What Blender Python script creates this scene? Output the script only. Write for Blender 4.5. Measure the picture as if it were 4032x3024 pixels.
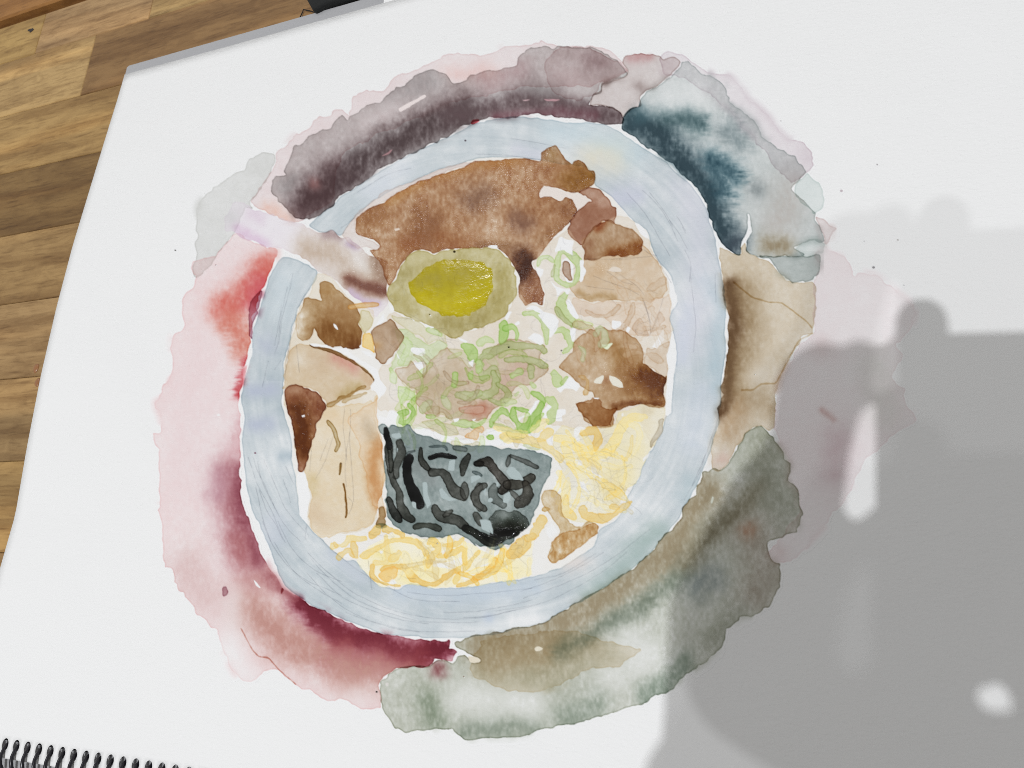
import bpy, bmesh, math, random
import numpy as np
from mathutils import Vector, Matrix

for o in list(bpy.data.objects):
    bpy.data.objects.remove(o)
scene = bpy.context.scene
COL = scene.collection

# ---------------------------------------------------------------- camera
H = .25                                    # lens height over the sheet, metres
FPX, CX, CY = 3028., 2016., 1512.          # focal length and centre in photo pixels
AX = np.array([.92917705, -.06057232, -.36463817])   # world axes seen from the camera (x right, y down, z ahead)
AY = np.array([.05554698, -.9523979, .29975451])
AN = np.array([-.36543746, -.29877956, -.88158167])
cam = bpy.data.cameras.new('camera')
cam.sensor_width = 36; cam.lens = FPX / 4032 * 36
cam.clip_start = .01; cam.clip_end = 20
cam_ob = bpy.data.objects.new('camera', cam); COL.objects.link(cam_ob)
cam_ob.matrix_world = Matrix((
    (AX[0], -AX[1], -AX[2], 0), (AY[0], -AY[1], -AY[2], 0), (AN[0], -AN[1], -AN[2], H), (0, 0, 0, 1)))
scene.camera = cam_ob
cam.dof.use_dof = True; cam.dof.focus_distance = .30; cam.dof.aperture_fstop = 26

# ---------------------------------------------------------------- light
world = bpy.data.worlds.new('World'); scene.world = world
world.use_nodes = True
bg = world.node_tree.nodes['Background']
bg.inputs['Color'].default_value = (1.0, .99, .97, 1); bg.inputs['Strength'].default_value = .368
LAMP_Z = 2.2


def lamp(name, loc, power, radius, color=(.962, .98, 1)):
    l = bpy.data.lights.new(name, 'POINT'); l.energy = power; l.shadow_soft_size = radius; l.color = color
    o = bpy.data.objects.new(name, l); o.location = loc; COL.objects.link(o)
    return o


LAMP1 = Vector((-.13, -.575, LAMP_Z))
lamp('ceiling_lamp', LAMP1, 95, .013)                       # overhead, behind the photographer
lamp('ceiling_lamp', (-.20, -.83, LAMP_Z), 28, .014)        # next in the row, throws the faint second shadow
lamp('ceiling_lamp', (-.10, -.29, LAMP_Z), 8, .022)       # almost overhead
lamp('ceiling_lamp', (-1.22, 1.56, LAMP_Z), 24, .022)       # across the table, glints in the wet paint
lamp('ceiling_lamp', (-.55, 1.10, LAMP_Z), 10, .022)

vs = scene.view_settings
vs.view_transform = 'Standard'; vs.look = 'None'; vs.gamma = 1; vs.exposure = 0; vs.use_curve_mapping = False
scene.cycles.use_denoising = False
scene.cycles.pixel_filter_type = 'BLACKMAN_HARRIS'; scene.cycles.filter_width = .85
scene.cycles.max_bounces = 5


# ---------------------------------------------------------------- helpers
def ground(px, py, z=0.0):
    """photo pixel -> world x, y on the plane at height z (arrays welcome)"""
    r = [px - CX, py - CY, FPX]
    d = -(AN[0] * r[0] + AN[1] * r[1] + AN[2] * FPX)
    k = (H - z) / d
    return (r[0] * AX[0] + r[1] * AX[1] + FPX * AX[2]) * k, (r[0] * AY[0] + r[1] * AY[1] + FPX * AY[2]) * k


def link(name, me, mat, parent=None):
    o = bpy.data.objects.new(name, me); COL.objects.link(o)
    if mat:
        me.materials.append(mat)
    if parent:
        o.parent = parent
    return o


def tag(o, label, cat=None, group=None, kind=None):
    if label: o['label'] = label
    if cat: o['category'] = cat
    if group: o['group'] = group
    if kind: o['kind'] = kind
    return o


def mesh(name, v, f, smooth=False):
    me = bpy.data.meshes.new(name); me.from_pydata([tuple(p) for p in v], [], [tuple(q) for q in f]); me.update()
    if smooth:
        me.polygons.foreach_set('use_smooth', [True] * len(me.polygons))
    return me


def tube(path, rad, n=10, caps=True, v=None, f=None):
    """swept tube with round ends, rad a number or one per point"""
    v = [] if v is None else v; f = [] if f is None else f
    path = [Vector(p) for p in path]
    rad = [rad] * len(path) if np.isscalar(rad) else list(rad)
    if caps:
        d0 = (path[0] - path[1]).normalized(); d1 = (path[-1] - path[-2]).normalized()
        pre = [(path[0] + d0 * rad[0] * math.sin(a), rad[0] * math.cos(a)) for a in (1.5, 1.1, .6)]
        post = [(path[-1] + d1 * rad[-1] * math.sin(a), rad[-1] * math.cos(a)) for a in (.6, 1.1, 1.5)]
        path = [p for p, _ in pre] + path + [p for p, _ in post]
        rad = [r for _, r in pre] + rad + [r for _, r in post]
    base = len(v); up = None
    for i, p in enumerate(path):
        t = (path[min(i + 1, len(path) - 1)] - path[max(i - 1, 0)]).normalized()
        if up is None:
            up = t.orthogonal().normalized()
        up = (up - t * up.dot(t)).normalized(); w = t.cross(up)
        for k in range(n):
            a = 2 * math.pi * k / n
            v.append(p + (up * math.cos(a) + w * math.sin(a)) * rad[i])
    for i in range(len(path) - 1):
        for k in range(n):
            a = base + i * n + k; b = base + i * n + (k + 1) % n
            f.append((a, b, b + n, a + n))
    f.append(tuple(base + k for k in reversed(range(n))))
    f.append(tuple(base + (len(path) - 1) * n + k for k in range(n)))
    return v, f


def prism(outline, z0, z1, bev=0.0, seg=2):
    """closed outline extruded between two heights, edges softened"""
    bm = bmesh.new()
    vs_ = [bm.verts.new((x, y, z0)) for x, y in outline]
    fc = bm.faces.new(vs_)
    if fc.normal.z > 0:
        fc.normal_flip()
    r = bmesh.ops.extrude_face_region(bm, geom=[fc])
    bmesh.ops.translate(bm, verts=[g for g in r['geom'] if isinstance(g, bmesh.types.BMVert)], vec=(0, 0, z1 - z0))
    bmesh.ops.recalc_face_normals(bm, faces=bm.faces)
    if bev:
        bmesh.ops.bevel(bm, geom=list(bm.edges), offset=bev, segments=seg, affect='EDGES', profile=.5)
    me = bpy.data.meshes.new('prism'); bm.to_mesh(me); bm.free()
    return me


def material(name):
    m = bpy.data.materials.new(name); m.use_nodes = True
    nt = m.node_tree
    return m, nt, nt.nodes['Principled BSDF']


def node(nt, t, **kw):
    n = nt.nodes.new(t)
    for k, v in kw.items():
        setattr(n, k, v)
    return n


def noise(nt, vec, scale, detail=3, rough=.55, dist=0.0):
    n = node(nt, 'ShaderNodeTexNoise')
    n.inputs['Scale'].default_value = scale; n.inputs['Detail'].default_value = detail
    n.inputs['Roughness'].default_value = rough; n.inputs['Distortion'].default_value = dist
    nt.links.new(vec, n.inputs['Vector'])
    return n


def mapping(nt, src, scale, loc=None):
    n = node(nt, 'ShaderNodeMapping'); n.inputs['Scale'].default_value = scale
    if loc is not None:
        n.inputs['Location'].default_value = loc
    nt.links.new(src, n.inputs['Vector'])
    return n.outputs['Vector']


def mix(nt, a, b, fac, blend='MIX'):
    n = node(nt, 'ShaderNodeMix', data_type='RGBA', blend_type=blend)
    for i, s in ((0, fac), (6, a), (7, b)):
        if hasattr(s, 'is_linked'):
            nt.links.new(s, n.inputs[i])
        elif i == 0:
            n.inputs[0].default_value = s
        else:
            n.inputs[i].default_value = (*s, 1)
    return n.outputs[2]


def math_(nt, op, a, b=None):
    n = node(nt, 'ShaderNodeMath', operation=op)
    for i, s in enumerate((a, b)):
        if s is None:
            continue
        if hasattr(s, 'is_linked'):
            nt.links.new(s, n.inputs[i])
        else:
            n.inputs[i].default_value = s
    return n.outputs[0]


def ramp(nt, fac, stops):
    n = node(nt, 'ShaderNodeValToRGB'); e = n.color_ramp.elements
    while len(e) < len(stops):
        e.new(.5)
    for el, (p, c) in zip(e, stops):
        el.position = p; el.color = (*c, 1) if len(c) == 3 else c
    nt.links.new(fac, n.inputs['Fac'])
    return n.outputs['Color']


def bump(nt, h, dist, strength=1.0, nrm=None):
    n = node(nt, 'ShaderNodeBump'); n.inputs['Distance'].default_value = dist
    if hasattr(strength, 'is_linked'):
        nt.links.new(strength, n.inputs['Strength'])
    else:
        n.inputs['Strength'].default_value = strength
    nt.links.new(h, n.inputs['Height'])
    if nrm is not None:
        nt.links.new(nrm, n.inputs['Normal'])
    return n.outputs['Normal']


def seen(r, g, b, ref=.82):
    """albedo of a thing that looks r, g, b beside paper that looks 233"""
    f = lambda c: (c / 255 / 12.92) if c < 10 else ((c / 255 + .055) / 1.055) ** 2.4
    return tuple(f(c) / f(233) * ref for c in (r, g, b))


PAPER = .82


def paper_grain(nt):
    geo = node(nt, 'ShaderNodeNewGeometry')
    v = geo.outputs['Position']
    a = noise(nt, mapping(nt, v, (520, 1150, 600)), 1, 3, .6).outputs['Fac']
    b = noise(nt, mapping(nt, v, (150, 300, 200)), 1, 2, .5).outputs['Fac']
    return v, math_(nt, 'ADD', a, math_(nt, 'MULTIPLY', b, .8))


# paper: cold-pressed sheet with a fine tooth
M_PAPER, nt, bs = material('watercolour_paper')
v, g = paper_grain(nt)
tone = noise(nt, v, 14, 3).outputs['Fac']
nt.links.new(mix(nt, (PAPER * .985, PAPER * .985, PAPER * .985), (PAPER, PAPER * .998, PAPER * .99), tone), bs.inputs['Base Color'])
bs.inputs['Roughness'].default_value = .9; bs.inputs['Specular IOR Level'].default_value = .06
nt.links.new(bump(nt, g, .00019, 1.0, bump(nt, noise(nt, v, 16, 2).outputs['Fac'], .0022)), bs.inputs['Normal'])

# paint: dry pigment soaked into the tooth, or still wet and shining
M_PAINT, nt, bs = material('watercolour_paint')
v, g = paper_grain(nt)
pig = node(nt, 'ShaderNodeAttribute', attribute_name='pigment')
wet = node(nt, 'ShaderNodeAttribute', attribute_name='wet').outputs['Fac']
nt.links.new(pig.outputs['Color'], bs.inputs['Base Color'])
bs.inputs['Roughness'].default_value = .9; bs.inputs['Specular IOR Level'].default_value = .06
nt.links.new(bump(nt, g, .00019, 1.0, bump(nt, noise(nt, v, 16, 2).outputs['Fac'], .0022)), bs.inputs['Normal'])
nt.links.new(wet, bs.inputs['Coat Weight'])
bs.inputs['Coat IOR'].default_value = 1.3
clus = noise(nt, v, 55, 3, .6).outputs['Fac']
nt.links.new(ramp(nt, clus, [(.40, (.42, .42, .42)), (.58, (.15, .15, .15))]), bs.inputs['Coat Roughness'])
pit = noise(nt, mapping(nt, v, (420, 640, 500)), 1, 2, .6).outputs['Fac']
swell = noise(nt, v, 220, 2, .5).outputs['Fac']
pool = node(nt, 'ShaderNodeAttribute', attribute_name='pool').outputs['Fac']
calm = math_(nt, 'SUBTRACT', 1.0, math_(nt, 'MULTIPLY', pool, .96))
nt.links.new(bump(nt, math_(nt, 'ADD', pit, math_(nt, 'MULTIPLY', swell, 1.6)), .00042, calm), bs.inputs['Coat Normal'])

M_BOARD, nt, bs = material('grey_board')
v = node(nt, 'ShaderNodeNewGeometry').outputs['Position']
fl = noise(nt, v, 900, 4, .7).outputs['Fac']
nt.links.new(mix(nt, seen(158, 158, 160), seen(176, 176, 178), fl), bs.inputs['Base Color'])
bs.inputs['Roughness'].default_value = .85

M_COIL, nt, bs = material('black_plastic')
bs.inputs['Base Color'].default_value = (.012, .011, .016, 1); bs.inputs['Roughness'].default_value = .28

M_CLOTH, nt, bs = material('black_cloth')
v = node(nt, 'ShaderNodeNewGeometry').outputs['Position']
wv = noise(nt, v, 1400, 2).outputs['Fac']
nt.links.new(mix(nt, (.004, .005, .005), (.014, .015, .015), wv), bs.inputs['Base Color'])
bs.inputs['Roughness'].default_value = .9
nt.links.new(bump(nt, wv, .0003), bs.inputs['Normal'])

# wood: each stave takes its own tone from its object colour
M_WOOD, nt, bs = material('acacia_wood')
geo = node(nt, 'ShaderNodeNewGeometry'); oi = node(nt, 'ShaderNodeObjectInfo')
off = node(nt, 'ShaderNodeVectorMath', operation='ADD')
sh = node(nt, 'ShaderNodeCombineXYZ')
for i in range(3):
    nt.links.new(math_(nt, 'MULTIPLY', oi.outputs['Random'], (3.1, 7.7, 5.3)[i]), sh.inputs[i])
nt.links.new(geo.outputs['Position'], off.inputs[0]); nt.links.new(sh.outputs[0], off.inputs[1])
v = off.outputs[0]
streak = noise(nt, mapping(nt, v, (9, 95, 60)), 1, 5, .62, .35).outputs['Fac']
band = noise(nt, mapping(nt, v, (3.5, 36, 20)), 1, 2, .5, .6).outputs['Fac']
pore = noise(nt, mapping(nt, v, (70, 620, 300)), 1, 3, .6).outputs['Fac']
flame = noise(nt, mapping(nt, v, (60, 150, 60)), 1, 3, .6, 1.0).outputs['Fac']
c1 = mix(nt, oi.outputs['Color'], (.62, .56, .50), ramp(nt, streak, [(.40, (0, 0, 0)), (.62, (1, 1, 1))]), 'MULTIPLY')
c2 = mix(nt, c1, (1.38, 1.32, 1.22), ramp(nt, band, [(.50, (0, 0, 0)), (.66, (1, 1, 1))]), 'MULTIPLY')
c3 = mix(nt, c2, (.62, .57, .52), ramp(nt, pore, [(.52, (0, 0, 0)), (.70, (.8, .8, .8))]), 'MULTIPLY')
c4 = mix(nt, c3, (.80, .77, .74), ramp(nt, flame, [(.48, (0, 0, 0)), (.66, (.8, .8, .8))]), 'MULTIPLY')
nt.links.new(c4, bs.inputs['Base Color'])
bs.inputs['Roughness'].default_value = .5; bs.inputs['Specular IOR Level'].default_value = .35
nt.links.new(bump(nt, pore, .0002, .5), bs.inputs['Normal'])


def plain(name, col, rough=.6, **kw):
    m, nt, bs = material(name)
    vv = node(nt, 'ShaderNodeNewGeometry').outputs['Position']
    n = noise(nt, vv, kw.get('scale', 300), 3).outputs['Fac']
    nt.links.new(mix(nt, tuple(c * .88 for c in col), tuple(min(1, c * 1.1) for c in col), n), bs.inputs['Base Color'])
    bs.inputs['Roughness'].default_value = rough
    if 'coat' in kw:
        bs.inputs['Coat Weight'].default_value = kw['coat']
    if 'sss' in kw:
        bs.inputs['Subsurface Weight'].default_value = kw['sss']; bs.inputs['Subsurface Radius'].default_value = (.004, .002, .001)
    return m


M_KNOT = plain('dark_knot', (.022, .017, .018), .6)
M_RESIN = plain('amber_varnish', seen(150, 100, 58), .25, coat=.6)
M_SKIN = plain('skin', (.46, .27, .19), .5, sss=.1)
M_SLEEVE = plain('dark_knit', (.035, .037, .042), .9)
M_GLASS = plain('phone_shell', (.02, .02, .022), .2, coat=.5)

# ---------------------------------------------------------------- the table
TZ = -.008
TH = H - TZ
table = bpy.data.objects.new('wooden_table', None); COL.objects.link(table)
table.location = (-.45, .15, TZ - .03)
tag(table, 'tan butcher-block wooden table of glued staves under the sketchbook', 'table')
SEAM0, STAVE = 1.2815 * TH, .172 * TH
rnd = random.Random(4)


def stave(name, x0, x1, y0, y1, col, z1=TZ, z0=TZ - .028, parent=table, bev=.0004):
    g = .00010
    me = prism([(x0 + g, y0 + g), (x1 - g, y0 + g), (x1 - g, y1 - g), (x0 + g, y1 - g)], z0, z1 + rnd.uniform(-.00008, .00008), bev, 1)
    o = link(name, me, M_WOOD, None)
    o.color = (*[c * 1.5 for c in seen(*col)], 1)
    if parent:
        o.parent = parent; o.matrix_parent_inverse = parent.matrix_basis.inverted() if False else Matrix.Translation(-parent.location)
    return o


xa, _ = ground(174, 79, TZ); xb, _ = ground(592, 41, TZ); xc, _ = ground(345, 265, TZ)
rows = [
    [(-.80, xa, (150, 122, 74)), (xa, xb, (146, 118, 82)), (xb, -.05, (140, 116, 76)), (-.05, .25, (130, 100, 66))],
    [(-.80, -.62, (120, 96, 60)), (-.62, xc, (154, 127, 84)), (xc, -.13, (118, 90, 56)), (-.13, .25, (150, 120, 80))],
    [(-.80, -.55, (130, 104, 66)), (-.55, -.20, (146, 118, 74)), (-.20, .25, (128, 98, 60))],
    [(-.80, -.66, (140, 112, 70)), (-.66, -.30, (110, 85, 50)), (-.30, .25, (140, 112, 72))],
    [(-.80, -.52, (120, 92, 58)), (-.52, -.22, (136, 109, 70)), (-.22, .25, (120, 94, 60))],
    [(-.80, -.60, (130, 100, 64)), (-.60, -.28, (140, 113, 76)), (-.28, .25, (126, 100, 64))],
    [(-.80, -.49, (124, 98, 60)), (-.49, -.16, (126, 102, 68)), (-.16, .25, (136, 108, 70))],
    [(-.80, -.57, (134, 108, 70)), (-.57, -.26, (134, 108, 68)), (-.26, .25, (120, 92, 58))],
    [(-.80, -.50, (120, 94, 60)), (-.50, -.20, (138, 110, 72)), (-.20, .25, (130, 104, 66))],
    [(-.80, -.60, (130, 104, 66)), (-.60, -.25, (124, 98, 62)), (-.25, .25, (140, 112, 74))],
    [(-.80, -.52, (136, 110, 70)), (-.52, -.15, (130, 102, 66)), (-.15, .25, (120, 94, 60))],
]
for i, row in enumerate(rows):
    y1 = SEAM0 - STAVE * (i - 1); y0 = y1 - STAVE
    if i == 0:
        y1 = 1.405 * TH
    for x0, x1, c in row:
        st = stave('plank', x0, x1, y0, y1, c)
        if i == 0 and x0 == -.80:
            kx, ky = ground(122, 119, TZ)
            vk = [(kx + .0022 * math.cos(a) * (1 + .5 * math.cos(2 * a + 1)), ky + .0015 * math.sin(a) * (1 + .4 * math.sin(3 * a))) for a in [k * 2 * math.pi / 14 for k in range(14)]]
            kn = link('knot', prism(vk, TZ - .002, TZ + .00022), M_KNOT, st)
# the board beyond the gap at the table's back edge
bench = bpy.data.objects.new('wooden_bench', None); COL.objects.link(bench)
bench.location = (-.45, .45, TZ - .03)
tag(bench, 'orange-brown wooden board beyond the dark gap at the table edge', 'bench')
yb = 1.455 * TH
for k, (a, b, c) in enumerate(((0, .034, (132, 92, 48)), (.034, .078, (156, 124, 80)), (.078, .122, (140, 108, 66)))):
    stave('plank', -.80, .25, yb + a, yb + b, c, TZ - .003, parent=bench, bev=.0012)
for x0 in (-.70, .12):
    link('rail', prism([(x0, 1.38 * TH), (x0 + .04, 1.38 * TH), (x0 + .04, yb + .12), (x0, yb + .12)], TZ - .06, TZ - .0312), M_WOOD, bench)
    bench.children[-1].matrix_parent_inverse = Matrix.Translation(-bench.location)
    bench.children[-1].color = (*seen(110, 80, 50), 1)

for (px, py, r), lb in (((143, 1450, .0021), 'larger amber varnish drop on the table, upper of the pair by the page edge'), ((148, 1506, .0019), 'smaller amber varnish drop on the table, lower of the pair by the page edge')):
    x, y = ground(px, py, TZ)
    vv, ff = [], []
    for j, (rr, zz) in enumerate(((1, 0), (.93, .25), (.7, .42), (.35, .5))):
        for k in range(18):
            a = 2 * math.pi * k / 18
            w = 1 + .08 * math.sin(3 * a + r * 9000)
            vv.append((r * rr * w * math.cos(a) * .9, r * rr * w * math.sin(a) * 1.25, r * zz * .5))
    for j in range(3):
        for k in range(18):
            a, b = j * 18 + k, j * 18 + (k + 1) % 18
            ff.append((a, b, b + 18, a + 18))
    ff.append(tuple(range(54, 72)))
    d = link('varnish_drop', mesh('drop', vv, ff, True), M_RESIN); d.location = (x, y, TZ + .0001)
    tag(d, lb, 'drop')

# black cloth whose corner shows past the page
pouch = bpy.data.objects.new('cloth_pouch', None); COL.objects.link(pouch)
c0 = ground(1237, 49, TZ + .004)
pouch.location = (c0[0], c0[1], TZ)
tag(pouch, 'black cloth pouch with a frayed corner above the page edge', 'pouch')
ol = [ground(x, y, TZ + .004) for x, y in ((1237, 49), (1290, 22), (1345, 4), (1500, -50), (1640, -90), (1560, -330), (1350, -300), (1150, -220), (1180, -90), (1209, -2))]
ol = [(x - c0[0], y - c0[1]) for x, y in ol]
cl = link('fabric', prism(ol, .0002, .006, .0016, 3), M_CLOTH, pouch)
for p in cl.data.polygons: p.use_smooth = True
th = [ground(x, y, TZ + .001) for x, y in ((1240, 48), (1222, 44), (1205, 39), (1196, 38), (1190, 47), (1184, 66), (1180, 68))]
tv, tf = tube([(x - c0[0], y - c0[1], .0008 + .0004 * (i % 2)) for i, (x, y) in enumerate(th)], .00028, 6)
link('loose_thread', mesh('thread', tv, tf, True), M_CLOTH, pouch)

# ---------------------------------------------------------------- the sketchbook
XL, XR = -1.3953 * H, .17
YT, YB = 1.1308 * H, -.2545 * H
PITCH = .02612 * H
hx0, hy = ground(27, 2931)
curl_y = [-.08, -.2, .0404 * H, .147 * H, .27 * H, .41 * H, .55 * H, .69 * H, .86 * H, 1.0 * H, 1.06 * H, YT]
curl_y[0], curl_y[1] = -.5 * H, -.254 * H
curl_z = [0, .0002, .0013, .0003, .0028, .0048, .0056, .0053, .0034, .0017, .0009, .0003]


def zpage(x, y):
    c = np.interp(y, curl_y, curl_z)
    t = np.clip(1 - (x - XL) / .075, 0, 1)
    return c * t * t * (3 - 2 * t) + .0006


book = bpy.data.objects.new('sketchbook', None); COL.objects.link(book)
book.location = (-.1, .1, TZ)
BOOK_INV = Matrix.Translation(-book.location)
tag(book, 'spiral-bound sketchbook open at a watercolour of a ramen bowl', 'sketchbook')


def bpart(name, me, mat, label=None, parent=book):
    o = link(name, me, mat)
    o.parent = parent
    if parent is book:
        o.matrix_parent_inverse = BOOK_INV
    if label:
        o['label'] = label
    return o


ncol = int((XR - XL) / PITCH)
off = (hx0 - XL) % PITCH - PITCH / 2
xs = [XL] + [XL + off + PITCH * i for i in range(0 if off > .0005 else 1, ncol)]
HR = .0019
yhi, ylo = hy + PITCH * .62, hy - PITCH * .62
bm = bmesh.new()
cache = {}


def vert(x, y):
    k = (round(x, 7), round(y, 7))
    if k not in cache:
        cache[k] = bm.verts.new((x, y, float(zpage(x, y))))
    return cache[k]


ys = list(np.linspace(yhi, YT, 58))
for x0, x1 in zip(xs[:-1], xs[1:]):
    for y0, y1 in zip(ys[:-1], ys[1:]):
        bm.faces.new([vert(x0, y0), vert(x1, y0), vert(x1, y1), vert(x0, y1)])
    bm.faces.new([vert(x0, YB), vert(x1, YB), vert(x1, ylo), vert(x0, ylo)])
    xm, ym = (x0 + x1) / 2, (ylo + yhi) / 2
    if x1 - x0 < PITCH * .9:
        bm.faces.new([vert(x0, ylo), vert(x1, ylo), vert(x1, yhi), vert(x0, yhi)]); continue
    ring = [vert(xm + HR * math.cos(a), hy + HR * 1.3 * math.sin(a)) for a in [math.pi * (k + .5) / 8 for k in range(16)]]
    cor = [vert(x1, yhi), vert(x0, yhi), vert(x0, ylo), vert(x1, ylo)]
    for q in range(4):
        seg = [ring[(q * 4 + k) % 16] for k in range(4)]
        nxt = ring[(q * 4 + 4) % 16]
        for a, b in zip(seg[:-1], seg[1:]):
            bm.faces.new([cor[q], b, a][::-1] if False else [cor[q], a, b])
        bm.faces.new([cor[q], seg[3], nxt, cor[(q + 1) % 4]])
bmesh.ops.recalc_face_normals(bm, faces=bm.faces)
if sum(f.normal.z for f in bm.faces) < 0:
    bmesh.ops.reverse_faces(bm, faces=bm.faces)
me = bpy.data.meshes.new('page'); bm.to_mesh(me); bm.free()
me.polygons.foreach_set('use_smooth', [True] * len(me.polygons))
page = bpart('page', me, M_PAPER, 'white watercolour sheet with its left edge curling up')
sol = page.modifiers.new('thickness', 'SOLIDIFY'); sol.thickness = .0003; sol.offset = -1
bpart('page_block', prism([(XL + .001, yhi + .002), (XR - .001, yhi + .002), (XR - .001, YT - .0015), (XL + .001, YT - .0015)], TZ + .0026, .0), M_PAPER)
x2, _ = ground(1512, 8)
bpart('under_page', prism([(x2, YT - .05), (XR - .0005, YT - .05), (XR - .0005, YT + .02), (x2, YT + .02)], .00008, .00026), M_PAPER)
ctop = ground(1000, 117, TZ + .0024)[1]; cleft = ground(499, 262, TZ + .0024)[0]
bpart('back_cover', prism([(cleft, YB - .016), (XR, YB - .016), (XR, ctop), (cleft + .0016, ctop), (cleft, ctop - .0012)], TZ + .0003, TZ + .0024, .0004, 1), M_BOARD, 'grey chipboard back cover showing along the top edge')
# coil
path = []
RC, YC, ZC = .0064, hy - .0052, -.0042
th0 = math.atan2(0 - ZC, hy - YC)
for i in range(-6, 26):
    for k in range(20):
        u = k / 20
        a = th0 + 2 * math.pi * u
        path.append((hx0 + PITCH * (i + (u if u < .5 else u)) * 1.0, YC + RC * math.cos(a), ZC + RC * 1.0 * math.sin(a)))
cv, cf = tube(path, .00074, 8)
bpart('spiral_coil', mesh('coil', cv, cf, True), M_COIL, 'black plastic coil threaded through the punched holes')

# ---------------------------------------------------------------- watercolour
# Every wash, dab and pencil line of the painting, traced as an outline or a brush
# path on the sheet; the pigment film that results is meshed further down.
ZONES = {'F': (0, 0, 1.82278), 'R1': (0, 0, .60759), 'R2': (1344, 0, .60759), 'R3': (2688, 0, .60759),
         'R4': (0, 1008, .60759), 'R5': (2688, 1008, .60759), 'R6': (0, 2016, .60759),
         'R7': (1344, 2016, .60759), 'R8': (2688, 2016, .60759),
         'A': (1000, 850, .40506), 'B': (1850, 850, .40506), 'C': (1000, 1450, .40506),
         'D': (1850, 1450, .40506), 'E': (1200, 1950, .40506), 'G': (900, 1800, .20253)}
RX0, RY0, RX1, RY1 = 590, 150, 3640, 2960      # the painted part of the sheet
RS = 1.5                                        # raster step
RW, RH = int((RX1 - RX0) / RS) // 2 * 2, int((RY1 - RY0) / RS) // 2 * 2
rng = np.random.RandomState(11)


def pts(s):
    z, out = ZONES['F'], []
    for tk in s.split():
        if tk in ZONES:
            z = ZONES[tk]
        else:
            a, b = tk.split(',')
            out.append((z[0] + float(a) * z[2], z[1] + float(b) * z[2]))
    return np.array(out)


def zs(s):                                      # scale of the zone a string starts with
    return ZONES[s.split()[0]][2]


def vnoise(w, h, cx, cy=None, seed=0):
    cy = cy or cx
    r = np.random.RandomState(seed)
    gw, gh = int(w / cx) + 4, int(h / cy) + 4
    g = r.rand(gh, gw).astype(np.float32)
    x = np.arange(w) / cx; y = np.arange(h) / cy
    xi = x.astype(int); yi = y.astype(int)
    fx = (x - xi).astype(np.float32); fy = (y - yi).astype(np.float32)
    fx = fx * fx * (3 - 2 * fx); fy = fy * fy * (3 - 2 * fy)
    a = g[:, xi] * (1 - fx) + g[:, xi + 1] * fx
    return a[yi] * (1 - fy)[:, None] + a[yi + 1] * fy[:, None]


def fbm(w, h, c, o, seed, asp=1.0):
    t = 0; amp = 1; s = 0
    for i in range(o):
        t = t + amp * (vnoise(w, h, c, c * asp, seed + i) - .5); s += amp; amp *= .6; c /= 2.1
    return (t / s * 2).astype(np.float32)


n_low = fbm(RW, RH, 150, 4, 1)
n_mid = fbm(RW, RH, 36, 4, 7)
n_fin = fbm(RW, RH, 9, 3, 13)
n_cel = fbm(RW, RH, 7, 2, 17, 1.8)              # granulation, elongated down the sheet
n_hor = fbm(RW, RH, 26, 3, 19, .25)
n_lost = fbm(RW, RH, 110, 3, 41)                 # where a wash was softened with water
_yy, _xx = np.mgrid[0:RH, 0:RW].astype(np.float32)
_xx = _xx * RS + RX0 - 1905; _yy = (_yy * RS + RY0 - 1500)
_rad = np.hypot(_xx, _yy); _ang = np.arctan2(_yy, _xx)
_pol = vnoise(1024, 512, 3.2, 2.2, 51) * .6 + vnoise(1024, 512, 20, 6, 52) * .7     # brush hairs that ran round the rim
n_pol = (_pol[(_rad / 3.0).astype(int).clip(0, 511), ((_ang + math.pi) / 6.2832 * 1023 * .22).astype(int) % 1024] - .65) * 1.6
n_band = (vnoise(1024, 64, 26, 64, 53)[0][((_ang + math.pi) / 6.2832 * 1023).astype(int).clip(0, 1023)] - .5) * 2
n_band = n_band + n_mid * .4
del _yy, _xx, _rad, _ang
warp_x = fbm(RW, RH, 60, 5, 23) * 26 + n_fin * 5
warp_y = fbm(RW, RH, 60, 5, 29) * 26 + n_fin * 5
fea_x = n_hor * 30                              # feathered wet-in-wet edges
T = np.ones((RH, RW, 3), np.float32)
WET = np.zeros((RH, RW), np.float32)
POOL = np.zeros((RH, RW), np.float32)            # where the wet paint stands as a smooth bead
PID = np.zeros((RH, RW), np.int16)
PART_NAMES = ['']
PAPER_SEEN = 233.0


def lin(c):
    c = np.asarray(c, np.float32) / 255
    return np.where(c <= .04045, c / 12.92, ((c + .055) / 1.055) ** 2.4)


def absorb(c):
    return np.log(np.clip(lin(c), .0012, None) / lin([PAPER_SEEN] * 3))


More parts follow.
